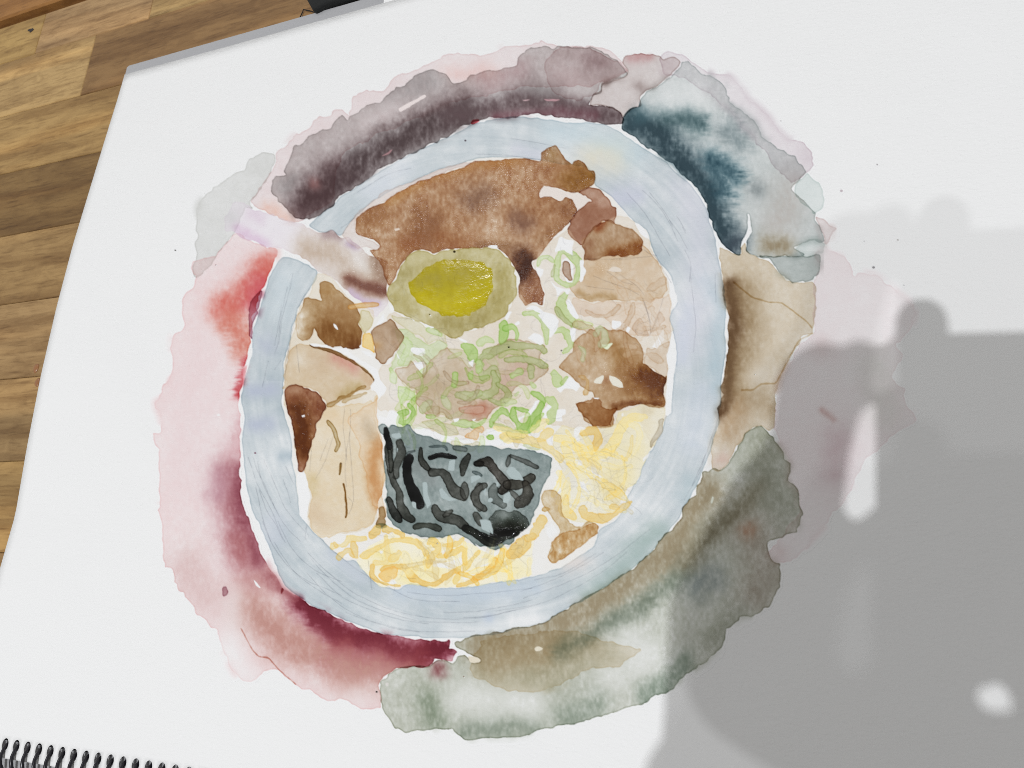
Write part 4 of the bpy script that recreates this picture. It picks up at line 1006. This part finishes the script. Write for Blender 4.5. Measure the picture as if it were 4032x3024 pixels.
wash("D 180,1460 250,1400 330,1370 400,1390 470,1380 560,1450 590,1500 580,1540 500,1590 450,1640 E 1850,480 1760,440 1700,380 1640,330 D 120,1600 230,1620 200,1560", (96, 104, 98), 1, part='seaweed', edge=.4, wet=.95,
     blobs=[("D 300,1580 480,1560 400,1540", 75, (34, 36, 26), 1.1), ("E 1760,420 1860,450", 70, (20, 22, 16), 1.2), ("D 340,1420", 60, None, .5)])
stroke("E 1560,320 1660,370 1760,440 1850,470", 80, (44, 46, 38), .9, part='seaweed', wet=1.0)
stroke("D 230,1610 330,1600 420,1600", 80, (20, 20, 16), .8, part='seaweed', wet=1.0)
for p_, w_ in (("C 1280,585 1290,660 1310,720 1315,770", 62), ("C 1520,865 1485,950 1500,1090 1560,1220 1615,1330", 98), ("C 1710,870 1820,848 1960,872", 46)):
    stroke(p_, w_, (10, 12, 10), 1.1, part='seaweed', edge=.2, wet=1.0, wob=.15)
for q_ in ("D 170,1290 200,1255 230,1270 220,1300 180,1305", "D 330,1230 390,1200 400,1260 380,1320 330,1300", "D 390,960 430,960 490,1030 520,1090 400,1080 350,1010", "D 130,1200 160,1160 150,1240", "D 200,1480 130,1480 180,1560 230,1620 215,1540", "D 260,1100 290,1130 260,1160", "C 1390,770 1410,780 1395,830",
           "C 1640,1110 1680,1110 1690,1200 1720,1330 1690,1370 1650,1270", "C 1800,1180 1830,1160 1890,1250 1990,1280 1900,1300 1820,1260", "C 1900,900 1960,890 1950,1000 1890,1000", "C 1340,640 1420,630 1440,670 1390,690 1340,670", "E 1700,240 1780,240 1800,350 1830,380 1730,330", "C 2110,1050 2180,1040 2212,1060 2110,1120", "E 1040,60 1080,70 1090,140 1050,120"):
    reserve(q_, (176, 190, 190), 1.5)
m_, s_ = fill(pts("D 250,1250 620,1180 600,1500 200,1600")); WET[s_] = np.maximum(WET[s_], box(m_, 14) * .85)
m_, s_ = fill(pts("E 1480,240 1700,360 1680,400 1480,320")); WET[s_] = np.maximum(WET[s_], box(m_, 10) * .9)
# ---- noodles
OVER[0] = .6
wash("E 500,640 560,560 900,330 1000,400 1200,430 1400,420 1600,470 1750,540 1950,540 2100,520 2212,350 2212,800 2000,830 1800,855 1500,895 1200,890 950,865 740,880 640,810 570,730", (240, 234, 206), .65, part='noodle', edge=.25, var=.8,
     blobs=[("E 1250,780 1000,800", 130, (242, 230, 170), .6), ("E 2100,720 1900,700", 130, (242, 232, 184), .6), ("E 800,640 760,560", 100, (240, 226, 160), .7)])
wash("D 820,640 900,560 1000,600 1050,590 1400,560 1450,430 1720,350 1900,390 1890,560 1830,690 1740,820 1680,960 1640,1060 1550,1170 1460,1260 1420,1400 1300,1480 1250,1520 1050,1490 940,1480 880,1300 900,1000 840,860 810,730", (232, 226, 202), .8, part='noodle#b', edge=.4, var=.5,
     blobs=[("D 1450,1050 1350,1150", 150, (238, 222, 160), .7), ("D 1600,800", 130, (236, 224, 176), .6), ("D 950,950 1000,1080", 90, (222, 218, 206), .6), ("D 1720,400", 80, (214, 202, 172), .6), ("D 1300,700 1200,650", 90, (220, 214, 200), .6)])
wash("D 1830,590 1850,500 1895,490 1890,600 1850,680 1800,740 1760,780 1770,700", (196, 188, 172), .9, part='noodle#b', edge=.5)
NY, NP, NO = (235, 216, 156), (239, 229, 188), (231, 203, 132)
for p_, w_, c_, k_ in (
        ("E 660,690 660,780 760,860 930,885", 44, NO, .95), ("E 740,730 800,700 900,700 970,710 1060,800 1170,860 1290,860 1400,770 1500,730", 52, NO, 1), ("E 1480,740 1560,690 1690,560", 60, NY, 1), ("E 280,500 380,480 440,420 590,430", 58, NY, .95), ("E 330,600 420,545 480,605", 50, NO, .9), ("E 470,470 500,600", 52, NO, .8), ("E 300,470 320,500", 50, NO, .8),
        ("E 650,410 720,300", 62, NO, .9), ("E 790,330 880,350 950,400", 84, NO, .85), ("E 560,590 720,500 850,440 1050,450 1150,520 1200,600", 54, NY, 1), ("E 1190,690 1240,600 1300,520 1240,450 1200,480", 62, NY, 1), ("E 1300,600 1450,560 1540,520 1560,660", 62, NY, 1.05), ("E 1350,490 1480,475 1530,430", 50, NY, .9), ("E 790,400 800,640 690,660", 50, NY, .7),
        ("E 830,630 920,560", 56, NY, .8), ("E 1450,870 1490,785", 62, NY, .9), ("E 1470,885 1650,830 1830,690 1860,620", 46, NO, .9), ("E 1990,590 2100,500 2212,390", 88, NO, 1), ("D 560,1659 640,1580 700,1480", 84, NO, .9), ("E 2190,620 2180,760", 50, NP, .9), ("E 1830,640 1900,680 2000,640", 50, NP, .9), ("E 960,560 1000,680 940,760", 70, NP, .7), ("E 1100,700 1000,760", 60, NP, .9), ("E 1700,620 1760,590", 60, NP, .9),
        ("D 850,680 980,690 1050,760 1120,860 1140,930", 62, NP, 1), ("D 1140,860 1300,830 1420,700 1470,570 1560,480 1710,465", 68, NP, 1.1), ("D 1560,540 1640,600 1640,720 1560,850", 50, NP, .7), ("D 920,750 980,900 1040,1000 1130,930", 64, NP, 1.05), ("D 860,1010 930,1130 930,1300", 60, NP, .9), ("D 920,1270 920,1370 1020,1460", 72, NY, 1), ("D 1090,1370 1130,1430 1280,1470 1400,1430 1500,1340 1560,1300", 72, NO, .95), ("D 1370,1340 1440,1360", 56, NO, .8),
        ("D 1080,635 1220,600 1250,680 1230,770", 58, NO, .9), ("D 320,660 460,680 640,720 760,780 880,880", 64, NY, .9), ("D 680,690 800,610", 54, NY, .8), ("D 250,570 400,620 540,640", 54, NP, 1), ("D 620,600 740,510", 54, NP, .9), ("D 1170,890 1270,970", 56, NY, .7), ("D 1150,1150 1240,1340", 54, NP, .7), ("D 1020,1000 1120,1110", 70, NP, .8), ("D 340,690 400,710", 50, NP, .9), ("D 1060,80 1140,120 1120,240", 56, (206, 170, 112), .8)):
    stroke(p_, w_ * 1.15, c_, k_ * .85, part='noodle#b' if p_[0] == 'D' and '1659' not in p_ else 'noodle', edge=.4, wob=.55)
wash("E 710,780 760,720 880,680 920,720 900,800 820,850 760,840", (236, 206, 140), .9, part='noodle', edge=.5, amp=3)
for q_ in ("D 1110,1000 1150,960 1300,1060 1270,1110 1230,1100", "D 1020,580 1080,570 1140,590 1060,640 1050,660 1080,700 1040,720 1010,640", "D 1060,1110 1110,1100 1140,1190 1090,1180", "D 820,1110 860,1100 890,1200 880,1250 840,1180", "D 1480,440 1495,435 1490,465 1475,465", "E 810,860 850,810 900,860 850,870", "E 1530,680 1540,780 1800,650 1700,760 1540,830 1520,770", "E 1250,640 1400,650 1530,600 1530,680 1420,720 1250,700",
           "E 370,600 420,550 450,600", "E 730,540 770,540 760,570 730,565", "E 1340,540 1440,520 1330,580", "D 750,1560 800,1500 860,1600 780,1659 740,1600", "D 740,700 810,650 800,760 760,740", "E 1650,470 1750,540 1900,550 1960,560 1850,600 1700,520", "D 1020,890 1100,895 1080,950 1040,960", "D 1680,880 1750,810 1740,840 1690,920", "D 1460,1270 1530,1210 1530,1250 1480,1290"):
    reserve(q_, None, 1.6, .85)
passes((((1540, 2120, 2060, 2290), 24, 170, 16, (NP, NY, NP, (226, 218, 196)), 0.2), ((2190, 1690, 2480, 2000), 28, 210, 18, (NP, NP, NY, (226, 220, 204)), 1.0)))
wash("D 690,1270 720,1210 800,1190 840,1200 880,1290 890,1390 920,1450 990,1530 1030,1560 1100,1550 1150,1500 1210,1495 1245,1540 1240,1610 R7 1600,190 1500,260 1390,330 1340,310 1335,280 1360,240 1360,190 1400,150 1420,120 D 840,1530 790,1450 780,1380 720,1330",
     (206, 188, 156), 1, part='mushroom', edge=.6, cell=.2, wet=.55)
wash("D 870,1620 1030,1560 1100,1550 1150,1500 1210,1495 1245,1540 1240,1610 R7 1600,190 1500,260 1390,330 1340,310 1335,280 1360,240 1360,190 1430,140", (200, 170, 128), .95, part='mushroom', edge=.6, cell=.35, wet=.3)
m_, s_ = fill(pts("D 740,1320 880,1300 900,1420 1000,1540 880,1620 780,1480")); WET[s_] = np.maximum(WET[s_], box(m_, 8) * .95)
wash("D 690,1370 720,1350 775,1380 730,1402 700,1400", (210, 190, 150), 1, part='mushroom', edge=.6)
# ---- spatter
OVER[0] = 0
for q_, r_, c_ in (("R3 1030,1238", 13, (196, 186, 190)), ("R3 1262,1068", 7, (170, 165, 168)), ("R3 1395,1556", 9, (195, 192, 190)), ("R3 1178,1565", 4, (110, 110, 115)), ("R3 638,785", 5, (170, 165, 170)), ("R5 1238,75", 13, (150, 148, 150)), ("R5 1435,190", 5, (150, 150, 150)), ("R1 1140,1625", 7, (100, 95, 90)), ("R6 870,537", 5, (120, 115, 110)), ("R7 230,1167", 10, (60, 58, 52)), ("R7 110,1553", 8, (140, 120, 130)), ("R7 795,1068", 6, (165, 130, 110)), ("R2 805,912", 9, (130, 110, 118)), ("R4 1655,1278", 9, (165, 110, 130)),
                   ("R4 1400,60", 5, (165, 140, 145)), ("A 1950,350", 18, (60, 48, 30)), ("B 380,1278", 14, (70, 72, 40)), ("B 893,1312", 12, (70, 72, 40)), ("R5 470,768", 5, (110, 100, 80)), ("A 1710,960", 10, (130, 120, 40)), ("E 1290,468", 8, (110, 84, 40)), ("E 2057,467", 8, (190, 150, 130))):
    dot(q_, r_, c_)
wash("R6 492,740 500,710 525,698 548,708 548,735 530,765 510,773 495,765", (222, 221, 216), .9, part='paint_speck', edge=1.0)
# ---- pencil under-drawing
for q_ in ("G 380,0 450,200 520,450 620,650 760,900 880,1150 1000,1450 1100,1659", "G 480,0 560,250 640,420 760,700 880,950 1000,1180 1200,1450 1400,1640", "G 560,80 600,300 690,520 830,830 900,1000", "G 700,50 760,220 860,440 960,680 1060,920 1200,1130 1400,1350 1480,1440", "G 540,600 600,900 640,1100 740,1420 820,1659", "G 600,640 720,1000 860,1220 960,1400 1050,1600", "G 1060,440 1140,640 1200,880", "G 1110,180 1160,300 1260,520", "G 1500,1400 1520,1340 1490,1580 1560,1550 1500,1420",
           "R6 1800,60 1860,180 1940,290 2050,380 2212,450", "R6 1700,60 1760,200 1850,330 1980,440 2212,540", "R6 1780,200 1900,380 2050,500 2212,590", "E 150,420 350,600 560,760 800,880 1000,990 1250,1030 1500,1030", "E 30,560 200,730 400,900 620,1020 900,1130 1300,1200 1700,1190 2000,1130 2212,1080", "E 60,620 250,820 480,1000 760,1120 1100,1220 1500,1240 1700,1230", "E 120,760 350,980 600,1100 900,1200 1200,1250", "E 20,760 200,950 420,1120 700,1240 1000,1310 1300,1330 1650,1320", "E 400,1140 650,1230 900,1300 1120,1330", "E 1000,940 1300,975 1600,960 1900,940 2212,900", "E 1350,1140 1650,1130 1950,1080 2212,1020", "E 620,640 640,800 655,920", "E 1540,1190 1800,1170 2050,1120",
           "R7 1180,560 1400,480 1600,390 1800,270 2000,110", "R7 1000,640 1300,590 1500,500 1700,380 1850,260", "R7 1150,520 1350,450 1540,360 1700,260", "R7 1250,440 1450,390 1650,270", "R5 60,1490 130,1330 180,1200 230,1050", "R5 10,1580 100,1420 150,1280", "R5 50,120 70,300 85,460 70,620", "R5 210,120 215,300", "R3 0,1470 20,1510", "R2 1950,1230 2050,1330 2130,1450 2180,1560", "R2 1850,1250 1980,1400 2070,1560 2130,1659", "R2 2000,1250 2100,1380 2150,1470", "R2 1100,900 1300,930 1450,960", "R2 80,1260 300,1130 450,1090", "R2 0,1480 80,1420", "R2 870,1000 1050,1005 1290,1035", "B 1940,40 2050,200 2110,320", "B 2010,0 2100,150", "B 2130,640 2150,480 2090,330", "B 1800,390 1880,520 1960,650",
           "R4 1860,200 1830,350 1800,560 1780,640", "R4 1920,380 1880,560 1850,760", "R4 1740,680 1700,850", "A 380,560 330,780 270,1000 240,1250", "A 270,870 240,1050 200,1260", "A 540,700 480,800 420,900", "A 410,1250 430,1400 440,1520", "A 350,1240 310,1420 300,1600", "A 200,1500 260,1400",
           "C 930,620 900,800 890,1000 900,1150", "C 940,400 930,700 960,1100 970,1300", "C 880,380 870,600 905,900", "C 780,620 700,880 600,1080", "C 560,800 540,1000", "C 720,680 640,900", "C 910,1250 960,1310 920,1420",
           "B 1400,540 1500,600 1620,680 1700,770", "B 1200,580 1350,640 1500,690 1640,760", "B 1330,540 1480,640 1580,660", "B 1680,800 1740,1000 1760,1150", "B 1880,800 1820,1000 1740,1180", "B 1700,840 1760,1050", "B 1120,680 1250,700 1400,720", "B 1450,430 1700,400 1820,380", "B 1690,330 1760,370 1800,380", "B 1120,420 1400,420 1600,400"):
    pencil(spline(pts(q_)))
r2 = np.random.RandomState(5)
for box_, n_, L_ in (((1530, 1340, 2180, 1800), 90, 150), ((1500, 2080, 2090, 2280), 50, 130), ((2190, 1660, 2480, 2020), 60, 150), ((2080, 950, 2280, 1350), 20, 110), ((2240, 1100, 2580, 1440), 14, 120), ((1540, 1000, 1980, 1320), 12, 90)):
    for _ in range(n_):
        x_, y_ = r2.uniform(box_[0], box_[2]), r2.uniform(box_[1], box_[3])
        a_ = r2.uniform(0, 6.28); cv = r2.uniform(-.9, .9); q_ = [(x_, y_)]
        for i_ in range(6):
            a_ += cv * .6 + r2.uniform(-.15, .15)
            q_.append((q_[-1][0] + math.cos(a_) * L_ / 6 * r2.uniform(.5, 1), q_[-1][1] + math.sin(a_) * L_ / 6 * r2.uniform(.4, .8)))
        pencil(spline(np.array(q_), 4), 2.2, .11)

# ---- beads of wet paint that have not soaked in yet
pool("A 1515,730 1520,650 1560,600 1620,560 1650,510 1720,490 1800,440 1870,430 2000,425 2100,440 2200,450 B 60,450 140,470 190,510 220,550 230,600 215,660 220,720 190,780 160,860 120,890 40,940 0,960 A 2100,970 2000,985 1900,980 1830,970 1770,930 1700,900 1640,880 1580,830 1540,780", 8)
POOL *= .86
for q_ in ("C 1490,840 1545,850 1545,1000 1590,1150 1660,1310 1600,1360 1540,1260 1470,1080 1455,930", "C 1690,870 1820,825 1985,865 1960,890 1820,875", "C 1255,560 1305,560 1330,700 1340,780 1280,760 1250,650", "E 1740,440 1860,380 1910,420 1880,480 1840,500", "R2 1575,1130 1620,1140 1630,1175 1590,1165", "D 250,1590 450,1560 420,1630 300,1640"):
    pool(q_, 4)
T **= 1.12
for nm_, f_ in (('bowl_rim', .22), ('noodle', .1), ('noodle#b', .1), ('seaweed', .15), ('green_onion', .12), ('leaf', .1), ('spoon', .3), ('teal_wash', .24), ('pink_wash', .25), ('red_wash', .12)):
    k_ = PID == part_id(nm_)
    T[k_] = T[k_] * (1 - f_) + T[k_].mean(1, keepdims=True) * f_

# ---------------------------------------------------------------- paint film on the page
PART_LABEL = {
    'pale_halo_wash': 'pale pinkish wash fringing the top of the painting',
    'grey_mauve_wash': 'dark grey and mauve wash above the bowl',
    'teal_wash': 'deep teal wash at the upper right of the bowl',
    'pink_wash': 'faint pink wash right of the bowl, partly in shadow',
    'beige_brown_wash': 'beige wash darkening to brown at the right of the rim',
    'green_wash': 'grey-green and olive wash below the bowl',
    'red_wash': 'pink wash with red and crimson pools left of the bowl',
    'pale_grey_wash': 'pale grey wash at the spoon tip',
    'bowl_rim': 'pale blue painted rim of the bowl with pencil lines',
    'spoon': 'lilac painted spoon handle crossing the rim',
    'broth': 'wet brown painted broth',
    'bamboo_shoot': 'cream painted slab with an orange-brown side',
    'mushroom_piece': 'brown painted pieces at the left of the bowl',
    'noodle_bed': 'pale beige ground between the onions',
    'meat_slice': 'pale tan painted meat at the right of the bowl',
    'pork_slice': 'dark brown glossy painted meat at the lower right',
    'egg_white': 'olive painted egg white',
    'egg_yolk': 'wet yellow painted yolk',
    'green_onion': 'light green painted onion rings',
    'leaf': 'translucent brownish painted leaf under the onions',
    'noodle': 'yellow painted noodles along the bottom of the bowl',
    'seaweed': 'dark slate painted seaweed with black strokes',
    'mushroom': 'small tan painted mushroom by the noodles',
    'noodle#b': 'tangled yellow painted noodles at the right of the bowl',
    'noodle#c': 'short yellow painted noodle ends under the spoon'}
gw, gh = RW // 2, RH // 2
Td = T.reshape(gh, 2, gw, 2, 3).mean((1, 3))
Wd = WET.reshape(gh, 2, gw, 2).mean((1, 3))
Ld = POOL.reshape(gh, 2, gw, 2).mean((1, 3))
Pd = PID[::2, ::2].copy()
tint = Td.min(2) < .985
for it in range(14):                                 # let every film reach as far as its pigment did
    g0 = Pd.copy()
    for dy, dx in ((0, 1), (0, -1), (1, 0), (-1, 0)):
        s_ = np.roll(g0, (dy, dx), (0, 1))
        Pd = np.where((Pd == 0) & (s_ > 0) & (tint | (it > 11)), s_, Pd)


def pieces(a):
    """label the connected patches of equal id, row by row"""
    par = []

    def find(k):
        while par[k] != k:
            par[k] = par[par[k]]; k = par[k]
        return k
    rows, prev = [], []
    for r in a:
        cut = np.flatnonzero(np.diff(r)) + 1
        st = np.concatenate([[0], cut]); en = np.concatenate([cut, [len(r)]])
        cur = []; k = 0
        for s0, e0 in zip(st.tolist(), en.tolist()):
            i = len(par); par.append(i); v_ = int(r[s0]); cur.append((s0, e0, v_, i))
            while k < len(prev) and prev[k][1] <= s0:
                k += 1
            q = k
            while q < len(prev) and prev[q][0] < e0:
                if prev[q][2] == v_:
                    par[find(i)] = find(prev[q][3])
                q += 1
        rows.append(cur); prev = cur
    out = np.zeros(a.shape, np.int32)
    for j, cur in enumerate(rows):
        for s0, e0, v_, i in cur:
            out[j, s0:e0] = find(i)
    return out


for _ in range(2):                                   # a crumb of colour belongs to the patch beside it
    lab = pieces(Pd)
    idx, cnt = np.unique(lab, return_counts=True)
    small = np.isin(lab, idx[cnt < 90]) & (Pd > 0)
    for _k in range(40):
        if not small.any():
            break
        for ax, st in ((1, 1), (1, -1), (0, 1), (0, -1)):
            nb = np.roll(Pd, st, ax); ok = small & ~np.roll(small, st, ax) & (nb > 0)
            Pd[ok] = nb[ok]; small &= ~ok
        if _k == 38:
            break
specks = np.array([n.startswith('paint_speck') for n in PART_NAMES])
for k_ in np.flatnonzero(specks):                    # single specks keep their own patch
    Pd[(PID[::2, ::2] == k_)] = k_
lab = pieces(Pd)
jj, ii = np.mgrid[0:gh, 0:gw]
PX = RX0 + (ii * 2 + .5) * RS; PY = RY0 + (jj * 2 + .5) * RS
WX, WY = ground(PX, PY, .00063)
alb = (PAPER * Td).astype(np.float32)
todo = []
for pid in range(1, len(PART_NAMES)):
    ls, cn = np.unique(lab[:-1, :-1][Pd[:-1, :-1] == pid], return_counts=True)
    todo += [(pid, l, i == 0) for i, l in enumerate(ls[np.argsort(-cn)])]
for pid, lb_, first in todo:
    nm = PART_NAMES[pid]
    cj, ci = np.nonzero(lab[:-1, :-1] == lb_)
    if len(cj) < 4:
        continue
    q = np.stack([cj * gw + ci, (cj + 1) * gw + ci, (cj + 1) * gw + ci + 1, cj * gw + ci + 1], 1)
    used, inv = np.unique(q, return_inverse=True)
    inv = inv.reshape(q.shape)
    x = WX.ravel()[used]; y = WY.ravel()[used]
    co = np.stack([x, y, zpage(x, y) + .00003 + .00022 * np.sqrt(Ld.ravel()[used].clip(0, 1))], 1).astype(np.float32)
    me = bpy.data.meshes.new(nm)
    me.vertices.add(len(used)); me.vertices.foreach_set('co', co.ravel())
    me.loops.add(q.size); me.loops.foreach_set('vertex_index', inv.ravel().astype(np.int32))
    me.polygons.add(len(q)); me.polygons.foreach_set('loop_start', (np.arange(len(q)) * 4).astype(np.int32))
    me.polygons.foreach_set('use_smooth', np.ones(len(q), bool))
    at = me.attributes.new('pigment', 'FLOAT_COLOR', 'POINT')
    at.data.foreach_set('color', np.concatenate([alb.reshape(-1, 3)[used], np.ones((len(used), 1), np.float32)], 1).ravel())
    aw = me.attributes.new('wet', 'FLOAT', 'POINT')
    aw.data.foreach_set('value', Wd.ravel()[used].astype(np.float32))
    al = me.attributes.new('pool', 'FLOAT', 'POINT')
    al.data.foreach_set('value', Ld.ravel()[used].astype(np.float32))
    me.update(calc_edges=True)
    base = nm.split('#')[0]
    bpart(base if base.endswith('wash') or base == 'paint_speck' else 'painted_' + base, me, M_PAINT, PART_LABEL.get(nm) if first else None, page)

# ---------------------------------------------------------------- the photographer, just outside the frame
def cast(px, py, h):
    """point at height h on the way from the lamp to the spot its shadow falls on"""
    x, y = ground(px * 1.82278, py * 1.82278)
    g = Vector((x, y, 0)); return g + (LAMP1 - g) * (h / LAMP_Z)


def limb(pl, v, f, n=16):
    def size(a, b):
        p0, p1, p2 = (np.array(ground((a + i) * 1.82278, (b + j) * 1.82278)) for i, j in ((0, 0), (1, 0), (0, 1)))
        return (np.hypot(*(p1 - p0)) + np.hypot(*(p2 - p0))) / 2
    tube([cast(a, b, h) for a, b, h, r in pl], [r * size(a, b) * (1 - h / LAMP_Z) for a, b, h, r in pl], n, True, v, f)


hv, hf = [], []
limb([(1696, 1090, .285, 123), (1748, 960, .29, 85), (1775, 826, .330, 92)], hv, hf)
limb([(1760, 880, .272, 50), (1800, 800, .262, 52), (1880, 785, .258, 44), (1950, 800, .258, 44)], hv, hf)
limb([(1740, 900, .310, 50), (1775, 805, .340, 60), (1850, 785, .340, 58), (1900, 830, .320, 46)], hv, hf)
limb([(1990, 900, .268, 58), (1990, 780, .264, 56), (1990, 694, .262, 54)], hv, hf)
limb([(2190, 900, .275, 150), (2060, 920, .272, 110), (1990, 900, .27, 70)], hv, hf)
person = link('person', mesh('hands', hv, hf, True), M_SKIN)
tag(person, 'person leaning over the sketchbook, holding a phone, outside the frame', 'person')
rm = person.modifiers.new('skin', 'REMESH'); rm.mode = 'VOXEL'; rm.voxel_size = .0022; rm.use_smooth_shade = True
sv, sf = [], []
limb([(1696, 1085, .280, 125), (1600, 1350, .290, 166), (1575, 1560, .30, 150), (1590, 1760, .32, 185)], sv, sf, 20)
limb([(2170, 900, .278, 170), (2122, 1040, .285, 222), (2152, 1204, .29, 228)], sv, sf, 20)
limb([(1880, 1345, .29, 192), (1918, 1560, .30, 192), (1960, 1900, .34, 360)], sv, sf, 20)
limb([(2110, 1218, .29, 228), (1880, 1345, .29, 192)], sv, sf, 20)
limb([(2420, 1360, .29, 178), (2360, 1640, .30, 180), (2300, 1900, .34, 358)], sv, sf, 20)
limb([(1590, 1760, .32, 230), (1960, 1900, .34, 360), (2300, 1900, .34, 365)], sv, sf, 20)
sl_ = link('sweater', mesh('sweater', sv, sf, True), M_SLEEVE, person)
rm = sl_.modifiers.new('knit', 'REMESH'); rm.mode = 'VOXEL'; rm.voxel_size = .004; rm.use_smooth_shade = True

phone = bpy.data.objects.new('phone', None); COL.objects.link(phone)
phone.matrix_world = cam_ob.matrix_world.copy()
tag(phone, 'black phone held level above the page, outside the frame', 'phone')


def rrect(x0, x1, y0, y1, r, n=6):
    o = []
    for cx, cy, a0 in ((x1 - r, y1 - r, 0), (x0 + r, y1 - r, .5), (x0 + r, y0 + r, 1), (x1 - r, y0 + r, 1.5)):
        for k in range(n + 1):
            a = math.pi * (a0 + .5 * k / n); o.append((cx + r * math.cos(a), cy + r * math.sin(a)))
    return o


link('shell', prism(rrect(-.0015, .1445, -.0543, .0167, .009), .004, .012, .0008, 2), M_GLASS, phone)
link('screen', prism(rrect(.0015, .1415, -.0513, .0137, .007), .0121, .0124), M_GLASS, phone)
link('lens_bump', prism(rrect(.012, .038, -.022, .012, .006), .002, .0039, .0004, 1), M_GLASS, phone)
